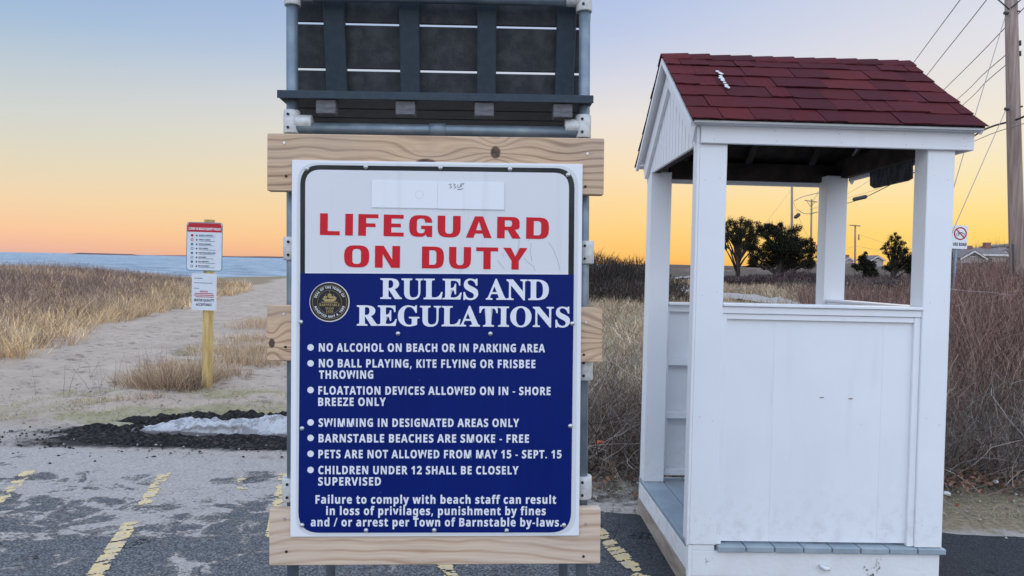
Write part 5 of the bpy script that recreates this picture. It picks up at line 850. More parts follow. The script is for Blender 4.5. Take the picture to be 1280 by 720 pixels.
# dune grass: tussocks whose blades lean outwards, with upright twiggy shrubs between
def tussocks(cx, cy, per, rad, h, w, cols_fn, lean=.75, K=3, droop=.22, wander=.18):
    n = len(cx); per = np.maximum(3, (per*np.ones(n)).astype(int)); ix = np.repeat(np.arange(n), per); m_ = len(ix)
    a = rng.random(m_)*6.283; r = rng.random(m_)**.6; x = cx[ix]+np.cos(a)*r*rad[ix]; y = cy[ix]+np.sin(a)*r*rad[ix]; z = hgt(x, y)-.01
    tilt_ = rng.normal(0, .22, (n, 2))
    D = np.stack([np.cos(a)*r*lean+tilt_[ix, 0]+rng.normal(0, .16, m_), np.sin(a)*r*lean+tilt_[ix, 1]+rng.normal(0, .16, m_), np.ones(m_)], -1)
    base = cols_fn(n)*np.exp(rng.normal(0, .22, (n, 1))); t_ = base[ix]*np.exp(rng.normal(0, .28, (m_, 1)))
    v, q, t, _ = ribbons(np.stack([x, y, z], -1), D, h[ix]*(.45+.75*rng.random(m_)), w[ix], K, wander, 0, t_, droop); return v, q, t
x, y = inside(3300, -28, -5, 10.5, 40, lambda x, y: (dune_s(x, y) > -.05) & vis(x, y) & (x < -.25*y), 1.25)
s = dune_s(x, y); kk = (sst(.9, 3.2, s+rng.normal(0, .9, len(s))))*(.30+.65*(fbm(x, y, 2.6, 95) > .44)); n = len(x)
isP = rng.random(n) < kk
colf = lambda n_: np.where(isP[:, None], pick(PURP, n_, .1), pick(GOLDG+TAN, n_, .1))
joinR('dune_grass', [tussocks(x, y, 18+y*.2, .10+.22*rng.random(n), (.22+.26*rng.random(n))*(.6+.8*fbm(x, y, 1.8, 96)), .0055+.00035*y, colf, lean=.8)], kind='stuff')
x, y = inside(1500, -28, -6, 12, 36, lambda x, y: (dune_s(x, y) > 1.2) & vis(x, y) & (x < -.25*y) & (fbm(x, y, 2.6, 95) > .38)); n = len(x)
joinR('dune_shrub_twigs', [tussocks(x, y, 12, .16+.16*rng.random(n), (.30+.32*rng.random(n)), .004+.0003*y, lambda n_: pick(PURP[:3], n_, .2), lean=.5, K=5, droop=0, wander=.28)], kind='stuff')
# tufts beside the post and on the path edge
def tuftat(cx, cy, rad, n, h, cols, lean=.6):
    a = rng.random(n)*6.283; r = rad*rng.random(n)**.7; x = cx+r*np.cos(a); y = cy+r*np.sin(a)*.8; z = hgt(x, y)-.01
    D = np.stack([np.cos(a)*lean*(r/rad)+rng.normal(0, .25, n), np.sin(a)*lean*(r/rad)+rng.normal(0, .25, n), np.ones(n)*.9], -1)
    v, q, t, p = ribbons(np.stack([x, y, z], -1), D, h*(.5+.7*rng.random(n)), np.full(n, .006), 4, .16, 0, pick(cols, n), .22); return v, q, t
T_ = []
for px, py, rr, n_, hh in ((215, 484, .40, 1100, .42), (190, 482, .35, 800, .34), (232, 478, .42, 1300, .40), (170, 478, .3, 450, .28), (250, 465, .5, 900, .34), (215, 462, .45, 600, .3), (300, 452, .55, 1000, .32), (325, 440, .6, 1100, .34), (285, 470, .35, 420, .22), (322, 410, .7, 800, .36), (335, 405, .6, 700, .34), (275, 440, .6, 700, .3), (300, 425, .7, 600, .28), (340, 455, .4, 500, .25), (348, 425, .6, 700, .35), (175, 500, .3, 250, .12), (120, 505, .3, 220, .10)):
    p = atz(px, py, .0); T_.append(tuftat(p[0], p[1], rr, int(n_*.7), hh*.70, TAN+GOLDG[:1] if py < 470 else TAN+[(.24, .17, .12)]))
p = atz(228, 486, 0); T_.append(tuftat(p[0], p[1], .3, 200, .18, [(.10, .07, .055), (.16, .11, .08)]))
joinR('grass_tufts', T_, kind='stuff')
# sparse dark stalks in the sand near the tufts
T_ = []
for px, py, n_ in ((105, 490, 14), (210, 470, 30), (195, 475, 26), (260, 470, 12), (135, 470, 5)):
    p = atz(px, py, 0); n = n_; x = p[0]+rng.normal(0, .22, n); y = p[1]+rng.normal(0, .15, n)
    T_.append(grassP(x, y, .2+.35*rng.random(n), np.full(n, .0045), pick([(.14, .09, .07), (.2, .13, .1)], n), K=5, lean=.25, wander=.14, droop=0))
joinR('dead_stalks', T_, kind='stuff')
# low matted grass between sand and soil, and the verge on the right
x, y = inside(5200, -5.2, -1.6, 6.9, 8.6, lambda x, y: (fbm(x, y, .8, 40) > .42)); 
joinR('matted_grass', [grassP(x, y, .03+.05*rng.random(len(x)), np.full(len(x), .004), pick([(.36, .33, .17), (.30, .28, .14), (.44, .38, .24)], len(x)), K=2, lean=1.4)], kind='stuff')
x, y = inside(26000, .3, 5.4, 4.60, 6.2, lambda x, y: (y > edge_y(x)+.04+.15*vnoise(x, y, .3, 7)) & (vnoise(x, y, .35, 8)+rng.random(len(x))*.5 > .55))
joinR('verge_grass', [grassP(x, y, .03+.06*rng.random(len(x))**2, np.full(len(x), .003), pick([(.36, .30, .20), (.25, .20, .13), (.44, .37, .26), (.16, .12, .09), (.28, .27, .14)], len(x)), K=2, lean=2.0)], kind='stuff')
PATHPX = [[(1012, 382, 1012, 390), (985, 377.5, 985, 384), (960, 374, 958, 381), (930, 370, 928, 377), (900, 366.5, 898, 373.5), (885, 364, 882, 371), (868, 360, 864, 368), (852, 357, 848, 364), (838, 353, 834, 360), (826, 350.5, 822, 357)], [(824, 350, 822, 354), (836, 347.6, 836, 351), (850, 346.3, 850, 348.5), (862, 345.5, 862, 347.2), (880, 344.8, 880, 346.2)]]
def onter(px, py):
    d = ray(px, py); t = 6.0
    while t < 400:
        p = CP+d*t
        if p[2] < float(hgt(p[0], p[1])): break
        t += .1
    return CP+d*t
_pc = []
for PTS in PATHPX:
    Q2 = [(onter(a, b), onter(c, d)) for a, b, c, d in PTS]
    for k0 in range(len(Q2)-1):
        for t in np.linspace(0, 1, 6):
            A_ = Q2[k0][0]*(1-t)+Q2[k0+1][0]*t; B_ = Q2[k0][1]*(1-t)+Q2[k0+1][1]*t; _pc += [(A_[0]*(1-u)+B_[0]*u, A_[1]*(1-u)+B_[1]*u, .25) for u in np.linspace(0, 1, 9)]
_pc = np.array(_pc)
def offpath(x, y):
    d2 = np.sqrt((x[:, None]-_pc[None, :, 0])**2+(y[:, None]-_pc[None, :, 1])**2)-_pc[None, :, 2]; return d2.min(1) > .02
print('path depths', _pc[:, 1].min(), _pc[:, 1].max())
# tan grass slope seen between the sign and the booth, and through the openings
x, y = inside(44000, .2, 16, 7.4, 44, lambda x, y: (x > .03*y) & (x < .47*y) & (vnoise(x, y, .45, 13)+rng.random(len(x))*.5 > .45) & offpath(x, y), 1.4)
joinR('slope_grass', [grassP(x, y, (.10+.22*rng.random(len(x))), .005+.0005*y, pick(TAN+[(.36, .30, .20), (.45, .38, .27), (.22, .17, .13)], len(x))*(.6+.8*vnoise(x, y, .5, 98))[:, None], K=3, lean=.75, droop=.3)], kind='stuff')
x, y = inside(15000, 2, 28, 17, 60, lambda x, y: (x > .12*y) & (x < .47*y) & (vnoise(x, y, .9, 14)+rng.random(len(x))*.5 > .45) & offpath(x, y), 1.2)
joinR('far_slope_grass', [grassP(x, y, (.14+.24*rng.random(len(x))), .012+.0007*y, pick(TAN+[(.30, .22, .16), (.24, .17, .13)], len(x))*(.6+.8*vnoise(x, y, 1.1, 98))[:, None], K=2, lean=.7, droop=.3)], kind='stuff')
# bramble thicket along the back of the parking lot
BR = [(.10, .062, .050), (.15, .10, .080), (.055, .036, .032), (.24, .17, .135), (.12, .066, .054)]; GREYT = [(.20, .17, .15), (.11, .09, .08), (.28, .24, .20), (.07, .055, .05)]
def thicket(name, x, y, h, w, cols, K=6, lean=.5, wander=.28, br=2, droop=.05):
    n = len(x); z = hgt(x, y)-.02; D = np.stack([rng.normal(0, lean, n), rng.normal(0, lean, n), np.ones(n)], -1); tc = pick(cols, n, .25)
    v, q, t, pts = ribbons(np.stack([x, y, z], -1), D, h, w, K, wander, .03, tc, droop); parts = [(v, q, t)]
    for b in range(br):
        ix = np.arange(n); sg = rng.integers(1, K, n); P = pts[ix, sg]; dd_ = rng.normal(0, 1, (n, 3)); dd_[:, 2] = np.abs(dd_[:, 2])*.7+.1
        v, q, t, _ = ribbons(P, dd_, h*(.25+.3*rng.random(n)), w*.55, 4, wander*1.1, .0, tc*rng.uniform(.8, 1.25, (n, 1))); parts.append((v, q, t))
    return joinR(name, parts, kind='stuff')
x, y = inside(6500, .35, 6.2, 5.25, 7.7, lambda x, y: (y > edge_y(x)+.55+.25*vnoise(x, y, .5, 9)) & (vnoise(x, y, .28, 61)+.4*rng.random(len(x)) > .5))
thicket('bramble_thicket', x, y, (.40+.55*rng.random(len(x)))*(.5+.9*fbm(x, y, .8, 3)), .003+.006*rng.random(len(x))**3, GREYT+BR, wander=.36)
x, y = inside(420, .35, 6.2, 5.1, 6.6, lambda x, y: (y > edge_y(x)+.4))
thicket('woody_canes', x, y, .5+.8*rng.random(len(x)), .008+.006*rng.random(len(x)), [(.30, .26, .23), (.20, .16, .14), (.38, .32, .27), (.07, .05, .045)], K=9, lean=1.1, wander=.22, br=2, droop=.2)
x, y = inside(2300, .35, 6.2, 5.2, 6.6, lambda x, y: (y > edge_y(x)+.5))
thicket('fallen_canes', x, y, .5+.6*rng.random(len(x)), .004+.004*rng.random(len(x)), GREYT+[(.16, .10, .07)], K=7, lean=1.4, wander=.32, br=1, droop=.25)
x, y = inside(26000, 1.5, 22, 7.2, 24, lambda x, y: (x > .36*y+.6+2.0*sst(9, 7, y)*0) & vis(x, y), 1.1)
thicket('rose_thicket', x, y, (.50+.70*rng.random(len(x)))*(.7+.6*fbm(x, y, 2.5, 13))*(.42+.75*sst(.50, .64, x/y)), .005+.0004*y, [(.21, .115, .095), (.13, .075, .066), (.28, .175, .14), (.36, .25, .20), (.08, .048, .043)], K=5, lean=.28, wander=.2, br=1)
x, y = inside(9000, 10, 46, 24, 62, lambda x, y: (x > .28*y+1.0+2.5*vnoise(x, y, 8, 2)) & vis(x, y) & offpath(x, y))
thicket('far_brush', x, y, (.7+.7*rng.random(len(x)))*(.4+.7*fbm(x, y, 7, 15))*(.55+.5*sst(.50, .64, x/y)), .02+.0008*y, [(.10, .068, .068), (.13, .09, .085), (.07, .052, .055), (.17, .125, .11)], K=4, lean=.4, wander=.3, br=2)
# dark scrub mound in the gap left of the booth
def shrub_mass(name, cx, cy, rx, ry, h, n, cols, w=.02, hh=.5):
    a = rng.random(n)*6.283; r = rng.random(n)**.5; x = cx+rx*r*np.cos(a); y = cy+ry*r*np.sin(a); top = h*np.sqrt(1-r**2*.85)
    z0 = hgt(x, y)+top*rng.random(n)**.7*.85; D = np.stack([np.cos(a)*r*.6+rng.normal(0, .5, n), np.sin(a)*r*.6+rng.normal(0, .5, n), .8+rng.random(n)], -1)
    v, q, t, p = ribbons(np.stack([x, y, z0], -1), D, hh*(.4+.6*rng.random(n))*h*.5, np.full(n, w), 4, .3, 0, pick(cols, n, .3)); return v, q, t
DK = [(.040, .034, .034), (.060, .046, .044), (.030, .030, .026), (.085, .062, .056), (.05, .05, .034)]
joinR('scrub_mound', [shrub_mass('s', 2.55, 24, 1.5, 2.4, 1.65, 5200, DK), shrub_mass('s', 4.0, 25, 1.3, 2.4, 1.45, 3800, DK), shrub_mass('s', 3.4, 21.5, 1.8, 1.2, .8, 2600, [(.07, .052, .048), (.10, .075, .062), (.05, .04, .04)]), shrub_mass('s', 5.3, 27, 1.2, 2, 1.0, 1600, DK)], kind='stuff')
def T2(pxs, D):
    out = []
    for px, pt, wpx, n, cols in pxs:
        c = at(px, 333, D); rx = wpx*D/F; g = float(hgt(c[0], D)); t = at(px, pt, D)[2]; out.append(shrub_mass('s', c[0], D, rx, rx*.8+1, max(.6, t-g), n, cols, w=.0012*D))
    return out
MV = [(.115, .080, .078), (.085, .060, .062), (.15, .11, .10), (.06, .045, .048)]
joinR('winter_brush', T2([(915, 343, 22, 2600, MV), (945, 341, 26, 3000, MV), (975, 340, 26, 3000, MV), (1000, 337, 26, 3200, MV), (960, 346, 60, 3000, MV), (1030, 342, 30, 2600, MV), (900, 345, 14, 1200, MV)], 40)
      +T2([(1075, 362, 28, 2600, MV+TAN[:1]), (1110, 352, 26, 2600, MV), (1140, 350, 26, 2600, MV), (1055, 356, 22, 2000, MV)], 24)+T2([(1200, 340, 40, 3200, MV), (1260, 336, 50, 4000, MV), (1225, 332, 40, 3000, MV), (1300, 338, 50, 3000, MV)], 32), kind='stuff')
# pale sand path winding away behind the booth
PATH = material('pale_path', lambda n: (n.mix(n.noise(n.coord('World'), 1.5, 4).step(.3, .7), (.30, .265, .24), (.38, .345, .315))), rough=.95)
def strip(pp, mat, name, up=.05):
    V = []; n_ = 0
    L_ = []
    for (x0, y0, x1, y1, D) in pp: L_.append((at(x0, y0, D), at(x1, y1, D)))
    Vs = []
    for i in range(len(L_)-1):
        for t in np.linspace(0, 1, 9)[:(9 if i == len(L_)-2 else 8)]:
            a = L_[i][0]*(1-t)+L_[i+1][0]*t; b = L_[i][1]*(1-t)+L_[i+1][1]*t; Vs.append((a, b))
    V = [v for ab in Vs for v in ab]; Q_ = [(2*i, 2*i+1, 2*i+3, 2*i+2) for i in range(len(Vs)-1)]
    return npmesh(name, V, Q_, None, mat, kind='structure')
for PTS in PATHPX:
    V = []
    for (x0, y0, x1, y1) in PTS: V += [tuple(onter(x0, y0)+np.array((0, 0, .02))), tuple(onter(x1, y1)+np.array((0, 0, .02)))]
    # subdivide and drape over the terrain
    W_ = []
    for i in range(0, len(V)-2, 2):
        for t in np.linspace(0, 1, 13)[:-1]:
            for u in np.linspace(0, 1, 5):
                A_ = np.array(V[i])*(1-t)+np.array(V[i+2])*t; B_ = np.array(V[i+1])*(1-t)+np.array(V[i+3])*t; p = A_*(1-u)+B_*u; W_.append((p[0], p[1], float(hgt(p[0], p[1]))+.06))
    m_ = len(W_)//5; npmesh('path', W_, [(5*i+u, 5*i+u+1, 5*i+6+u, 5*i+5+u) for i in range(m_-1) for u in range(4)], None, PATH, smooth=True, kind='structure')
# far low dunes seen through the left opening
def ridge(name, p0, p1, pt, D, mat, amp=4, seed=1, **k):
    xsx = np.linspace(p0, p1, 60); V = []
    for xx in xsx:
        b = at(xx, pt, D); z = b[2]+(fbm(xx, 0, 40, seed)-.5)*amp*D/F; V += [(b[0], D-D*.12, -.5), (b[0], D-D*.03, z-.15*(z+.5)), (b[0], D, z), (b[0], D+D*.2, -.5)]
    Q_ = [(4*i+j, 4*i+4+j, 4*i+5+j, 4*i+1+j) for i in range(59) for j in range(3)]
    return npmesh(name, V, Q_, None, mat, smooth=True, **k)
FARD = material('far_dune_cover', lambda n: n.ramp(n.noise(n.coord('World'), .9, 6, .8, sc=(1, .3, 2)), [(.35, (.06, .044, .040)), (.5, (.13, .095, .08)), (.7, (.26, .21, .16))]), rough=.95, spec=.05)
ridge('far_dunes', 770, 1000, 334.5, 130, FARD, 5, 3, kind='structure'); ridge('far_dunes', 940, 1330, 331, 210, FARD, 10, 8, kind='structure')
SHK = material('dark_evergreen', f_veg, rough=.85, spec=.15)
# ---- trees: trunk, limbs, crown of many small leaf faces
BARK = material('dark_bark', lambda n: (n.mix(n.noise(n.coord('Object'), 8, 4, sc=(2, 2, .5)).step(.3, .7), (.030, .024, .020), (.07, .056, .048)), n.noise(n.coord('Object'), 20, 3)), rough=.95, bump=.5, bdist=.02)
def leaves(centres, rads, per, size, cols, flat=.7):
    V = []; C = []
    for c, r in zip(centres, rads):
        n = int(per*(r**2)); u = rng.normal(0, 1, (n, 3)); u /= np.linalg.norm(u, axis=1, keepdims=True); bl = rng.normal(0, 1, (max(3, int(6*r)), 3))*np.array((.5, .5, .45))*r; p = np.array(c)+bl[rng.integers(0, len(bl), n)]+u*(r*(.10+.62*rng.random((n, 1))**.6))*np.array((1, 1, flat)); V.append(p); C.append(pick(cols, n, .3))
    P = np.concatenate(V); C = np.concatenate(C); n = len(P); a = rng.normal(0, 1, (n, 3)); a /= np.linalg.norm(a, axis=1, keepdims=True); b = np.cross(a, rng.normal(0, 1, (n, 3))); b /= np.linalg.norm(b, axis=1, keepdims=True)
    s = size*(.6+.8*rng.random((n, 1))); q = np.stack([P-a*s, P-b*s*.55, P+a*s, P+b*s*.55], 1).reshape(-1, 3)
    return q, np.arange(n*4).reshape(-1, 4), np.repeat(C, 4, 0)
def tree(name, px, ybase, D, clumps, per, size, cols, trunk, label, limbs=True, ground=None, flat=.75):
    b = at(px, ybase, D); g = float(hgt(b[0], b[1]))-.1
    t = thing(name, (b[0], b[1], g), label=label, cat='tree'); k = D/F
    loc = [((x-px)*k, rng.uniform(-.5, .5)*r*k*1.2, (b[2]-g)+(ybase-y)*k) for x, y, r in clumps]; rad = [r*k for x, y, r in clumps]
    bm = bmesh.new(); top = max(l[2] for l in loc)*.8
    pts = [(0, 0, 0), (.05*top*random.uniform(-1, 1), 0, top*.3), (.06*top*random.uniform(-1, 1), 0, top*.6), (0, 0, top)]; tube(bm, pts, [trunk, trunk*.8, trunk*.55, trunk*.15], 8)
    if limbs:
        for l, r in zip(loc, rad):
            h0 = min(l[2]*random.uniform(.35, .72), top*.7)+random.uniform(-.05, .05)*top; mid = (l[0]*.5, l[1]*.5, (h0+l[2])/2+.03*top); tube(bm, [(0, 0, h0), mid, l], [trunk*.42, trunk*.28, trunk*.1], 6)
            for _ in range(5):
                e = (l[0]+random.uniform(-1, 1)*r, l[1]+random.uniform(-1, 1)*r, l[2]+random.uniform(-.6, .9)*r); tube(bm, [l, e], [trunk*.12, trunk*.04], 4)
    put('trunk', mesh('trunk', bm, True), BARK, t)
    v, q, c = leaves(loc, rad, per, size, cols, flat)
    lo_ = np.array(loc); ra_ = np.array(rad); n = 60*len(loc); ix = rng.integers(0, len(loc), n); D_ = lo_[ix]-np.array((0, 0, top*.45)); D_ /= np.linalg.norm(D_, axis=1, keepdims=True); D_ = D_+rng.normal(0, .5, (n, 3))
    P_ = lo_[ix]-D_*ra_[ix][:, None]*.5; v2, q2, t2, _ = ribbons(P_, D_, ra_[ix]*(1.2+.9*rng.random(n)), np.full(n, size*.6), 4, .25, 0, pick(cols, n, .3))
    npmesh('crown', np.concatenate([v, v2]), np.concatenate([q, q2+len(v)]), np.concatenate([c, t2]), SHK, parent=t); return t
EV = [(.010, .014, .007), (.015, .019, .009), (.021, .024, .012), (.007, .009, .006), (.028, .022, .014)]
OAK = [(.034, .032, .016), (.022, .024, .012), (.05, .042, .024), (.015, .017, .010)]
tree('pine_tree', 921, 337, 46, [(912, 279, 7), (924, 288, 10), (935, 287, 10), (908, 296, 8), (919, 299, 9), (932, 300, 9), (943, 293, 8), (902, 291, 6), (901, 304, 6), (908, 287, 7), (918, 283, 8), (930, 281, 8), (938, 290, 8), (925, 292, 7), (906, 300, 7), (915, 300, 5), (934, 303, 7), (942, 300, 7), (905, 309, 5), (928, 308, 4), (940, 312, 5), (912, 292, 5), (924, 277, 4), (946, 287, 6)], 3200, .038, OAK, .17, 'open branched tree, left of the two large dark trees, with a clear trunk')
tree('cedar_tree', 976, 337, 43, [(952, 292, 9), (963, 286, 8), (958, 300, 13), (972, 292, 11), (985, 290, 9), (995, 296, 10), (966, 306, 15), (982, 306, 16), (1000, 308, 12), (1008, 302, 6), (950, 314, 12), (966, 322, 16), (984, 322, 18), (1002, 322, 14), (1011, 312, 6), (944, 322, 8), (975, 281, 4), (948, 286, 4), (1012, 328, 7), (940, 328, 6), (958, 330, 12), (990, 331, 14), (1014, 318, 5)], 5200, .042, EV, .2, 'broad dense dark cedar, rightmost and bulkiest of the two large dark trees')
tree('cedar_tree', 1081, 344, 52, [(1081, 318, 3), (1080, 324, 6), (1078, 331, 9), (1085, 333, 9), (1070, 336, 6), (1090, 338, 6), (1081, 339, 10)], 3000, .06, EV, .12, 'small low cedar seen just right of the far utility pole through the booth', limbs=False)
tree('cedar_tree', 1117, 345, 40, [(1117, 293, 2.5), (1112, 298, 4), (1121, 298, 4), (1108, 305, 4), (1117, 305, 5), (1126, 304, 4), (1104, 311, 4), (1114, 312, 6), (1124, 311, 6), (1131, 314, 5), (1108, 319, 5), (1120, 320, 8), (1130, 322, 9), (1136, 326, 9), (1115, 329, 8), (1128, 333, 12), (1140, 335, 10), (1143, 318, 6), (1110, 336, 7)], 4200, .04, EV, .13, 'spiky topped dark cedar standing in the right hand opening of the booth')
# small green shrub by the path
p = at(843, 366, 31); v = shrub_mass('s', p[0], 31, .26, .3, .42, 420, [(.05, .08, .03), (.07, .10, .04)], w=.03); joinR('green_shrub', [v], mat=SHK, label='small green shrub beside the pale winding path', cat='shrub')
# leaves, litter
LEAF = material('brown_leaf', f_veg, rough=.9)
n = 260; P = np.stack([rng.normal(3.0, .35, n), rng.normal(5.25, .13, n), .05+rng.random(n)*.12], -1); a = rng.normal(0, 1, (n, 3)); a /= np.linalg.norm(a, axis=1, keepdims=True); b = np.cross(a, rng.normal(0, 1, (n, 3))); b /= np.linalg.norm(b, axis=1, keepdims=True); s = .022
P2 = np.stack([rng.uniform(.4, 5, n*2), rng.normal(5.45, .2, n*2), .02+rng.random(n*2)*.05], -1); a2 = rng.normal(0, 1, (n*2, 3)); b2 = np.cross(a2, rng.normal(0, 1, (n*2, 3))); a2 /= np.linalg.norm(a2, axis=1, keepdims=True); b2 /= np.linalg.norm(b2, axis=1, keepdims=True)
P = np.concatenate([P, P2]); a = np.concatenate([a, a2]); b = np.concatenate([b, b2])
npmesh('fallen_leaves', np.stack([P-a*s, P-b*s*.6, P+a*s, P+b*s*.6], 1).reshape(-1, 3), np.arange(len(P)*4).reshape(-1, 4), np.repeat(pick([(.22, .10, .06), (.30, .17, .11), (.14, .08, .06)], len(P), .3), 4, 0), LEAF, kind='stuff')
PAPER = material('white_litter', lambda n: (.62, .62, .60), rough=.8); REDL = material('red_litter', lambda n: (.45, .10, .06), rough=.7)
def crumple(px, py, D, r, mat, label):
    c = at(px, py, D); bm = bmesh.new(); bmesh.ops.create_icosphere(bm, subdivisions=2, radius=r)
    for v in bm.verts: v.co *= random.uniform(.6, 1.15); v.co.z *= .55
    put('litter', mesh('litter', bm), mat, None, loc=(c[0], c[1], max(c[2], .01)), label=label, cat='litter')
crumple(1184, 617, 4.95, .026, PAPER, 'crumpled white paper lying at the foot of the booth right corner')
crumple(1245, 602, 5.15, .022, PAPER, 'flat white scrap caught in brown leaves under the brambles')
crumple(750, 553, 5.5, .028, REDL, 'small orange red scrap caught in the brambles left of the booth')
# ================================================================== POLES, WIRES, FAR THINGS
POLEM = material('weathered_utility_pole', lambda n: (n.mix(n.noise(n.coord('Object'), 6, 5, sc=(3, 3, .15)).step(.3, .7), (.20, .145, .125), (.34, .26, .23)), n.noise(n.coord('Object'), 30, 4, sc=(2, 2, .1))), rough=.9, bump=.4, bdist=.01)
IRON = material('dark_iron', lambda n: (.05, .05, .055), rough=.6); WIREM = material('grey_wire', lambda n: (.30, .25, .27), rough=.7); CABLE = material('black_cable', lambda n: (.035, .033, .038), rough=.7)
DP = 16.0
b0 = at(1272.5, 372, DP); t0 = at(1262.5, -60, DP); pole = thing('utility_pole', (b0[0], b0[1], 0), label='tall wooden utility pole at the right edge of the photo, nearest of the poles', cat='utility pole')
rel = lambda p: (p[0]-b0[0], p[1]-b0[1], p[2])
bot = b0+(b0-t0)*.16
pipe('pole_shaft', POLEM, pole, [rel((bot[0], bot[1], -.3)), rel(b0), rel(at(1267, 150, DP)), rel(t0)], [.162, .152, .135, .112], 20)
def bar(name, a, b, r, mat, par, D=DP, D2=None, seg=8): return pipe(name, mat, par, [rel(at(*a, D)), rel(at(*b, D2 or D))], r, seg)
bar('crossarm_brace', (1247, -1), (1262, 12), .014, IRON, pole, DP-.15); bar('crossarm_brace', (1279, -3), (1264, 10), .014, IRON, pole, DP-.15); bar('crossarm', (1215, -28), (1320, -24), .05, POLEM, pole, DP-.18)
for y_ in (53, 66): bar('insulator_arm', (1268, y_+1), (1276, y_), .02, IRON, pole, DP-.05); bar('insulator', (1274, y_-2), (1274, y_+4), .04, IRON, pole, DP-.05)
for a in ((1256, 16), (1257, 136)): bar('bolt_hardware', (a[0]-1, a[1]), (a[0]+4, a[1]+1), .035, IRON, pole, DP-.12)
bar('bolt_hardware', (1272, 134), (1278, 133), .02, IRON, pole, DP-.1); bar('ground_conduit', (1266, 305), (1267.5, 372), .02, IRON, pole, DP-.155); bar('bolt_hardware', (1270, 14), (1275, 14), .016, IRON, pole, DP-.1)
def wire(pts, r, label, mat=WIREM, cat='wire', name='overhead_wire', group=None):
    P = [at(x, y, D) for x, y, D in pts]; Q_ = []
    for i in range(len(P)-1):                                          # catmull rom
        p0, p1, p2, p3 = P[max(i-1, 0)], P[i], P[i+1], P[min(i+2, len(P)-1)]
        for t in np.linspace(0, 1, 7)[:-1]: Q_.append(.5*((2*p1)+(-p0+p2)*t+(2*p0-5*p1+4*p2-p3)*t*t+(-p0+3*p1-3*p2+p3)*t**3))
    Q_.append(P[-1]); o = Vector(Q_[0]); return pipe(name, mat, None, [Vector(q)-o for q in Q_], r, 5, loc=o, label=label, cat=cat, group=group)
GW = 'wires running between the poles'
wire([(1213, -20, 15), (1200, 0, 16), (1143, 77, 24), (1090, 150, 40), (1040, 215, 60), (1015, 252, 78)], .011, 'leftmost of the thin wires crossing the sky above the booth roof', group=GW)
wire([(1247, -20, 15), (1233, 0, 16), (1183, 63, 20), (1100, 165, 34), (1040, 222, 58), (1015, 253, 78)], .011, 'second thin wire from the left crossing the sky above the booth roof', group=GW)
wire([(1330, -41, 14), (1280, 10, 15.6), (1183, 109, 24), (1086, 200, 45), (1020, 243, 78)], .011, 'thin wire passing behind the tall pole near its top and sloping to the roof end', group=GW)
wire([(1258, 68, 16), (1228, 94, 19), (1198, 123, 24), (1130, 180, 36), (1058, 230, 60), (1014, 256, 78)], .010, 'thin wire leaving the tall pole level with its upper insulator', group=GW)
wire([(1260, 79, 16), (1232, 103, 19), (1205, 130, 24), (1130, 195, 36), (1058, 243, 60), (1012, 262, 78)], .010, 'thin wire leaving the tall pole just under its insulators', group=GW)
wire([(1258, 16, 16), (1240, 75, 15), (1220, 140, 14), (1192, 235, 13)], .007, 'steep guy wire running down from the top of the tall pole', cat='guy wire', group=GW)
wire([(1257, 138, 16), (1228, 204, 15), (1196, 277, 14), (1190, 292, 13.9)], .007, 'steep guy wire running down from the middle of the tall pole', cat='guy wire', group=GW)
wire([(1300, 135, 14.5), (1272, 149, 15.8), (1240, 158, 17), (1219, 169, 19), (1180, 196, 24), (1140, 217, 30), (1105, 235, 38), (1078, 248, 46), (1056, 255, 54), (1012, 268, 76)], .022, 'thick dark cable sloping past the tall pole and under the booth roof', mat=CABLE, cat='cable', name='telephone_cable')
wire([(1310, 146, 14.5), (1268, 158, 15.8), (1219, 176, 19), (1140, 214, 32), (1097, 236, 42), (1058, 248, 56), (1014, 262, 77)], .009, 'thin wire hanging just under the thick dark cable', group=GW)
c = at(1076, 248, 46); bm = bmesh.new(); tube(bm, [(-.5, 0, -.09), (-.42, 0, -.07), (.3, 0, .11), (.4, 0, .15)], [.05, .13, .13, .04], 10); put('splice_box', mesh('splice_box', bm, True), IRON, None, loc=tuple(c), label='dark oval splice box slung on the thick cable right of the inner post', cat='cable box')
def farpole(px, ytop, ybot, D, wpx, label, arms=(), **k):
    b = at(px, ybot, D); t = at(px+(ytop-ybot)*-.0+k.get('lean', 0), ytop, D); g = thing('utility_pole', (b[0], b[1], b[2]-1.0), label=label, cat='utility pole', group='far utility poles'); r = lambda p: (p[0]-b[0], p[1]-b[1], p[2]-b[2]+1.0)
    pipe('pole_shaft', POLEM, g, [(0, 0, 0), r(t)], [wpx*D/F*.55, wpx*D/F*.45], 10)
    for a, c_, w_ in arms: pipe('crossarm', POLEM, g, [r(at(*a, D-.2)), r(at(*c_, D-.2))], w_*D/F*.5, 8)
    return g, r
g1, r1 = farpole(990, 232, 340, 56, 3.2, 'far wooden pole rising out of the dense cedar, tallest seen through the booth', ())
wire([(993, 251, 56), (1003, 246, 58), (1015, 243, 62), (1040, 236, 62)], .03, 'curved bracket arm reaching right from the pole behind the cedar', cat='lamp bracket', name='bracket_arm')
wire([(997, 262, 64), (1006, 267, 68), (1016, 266, 72), (1034, 263, 72)], .03, 'bracket of the small street lamp beside the far double crossarm pole', cat='lamp bracket', name='bracket_arm')
c = at(996.5, 270, 64); bm = bmesh.new(); tube(bm, [(-.25, 0, -.18), (-.15, 0, -.12), (.15, 0, .14), (.24, 0, .2)], [.06, .16, .17, .05], 10); put('street_lamp', mesh('street_lamp', bm, True), IRON, None, loc=tuple(c), label='small dark street lamp head hanging between the two far poles', cat='street lamp')
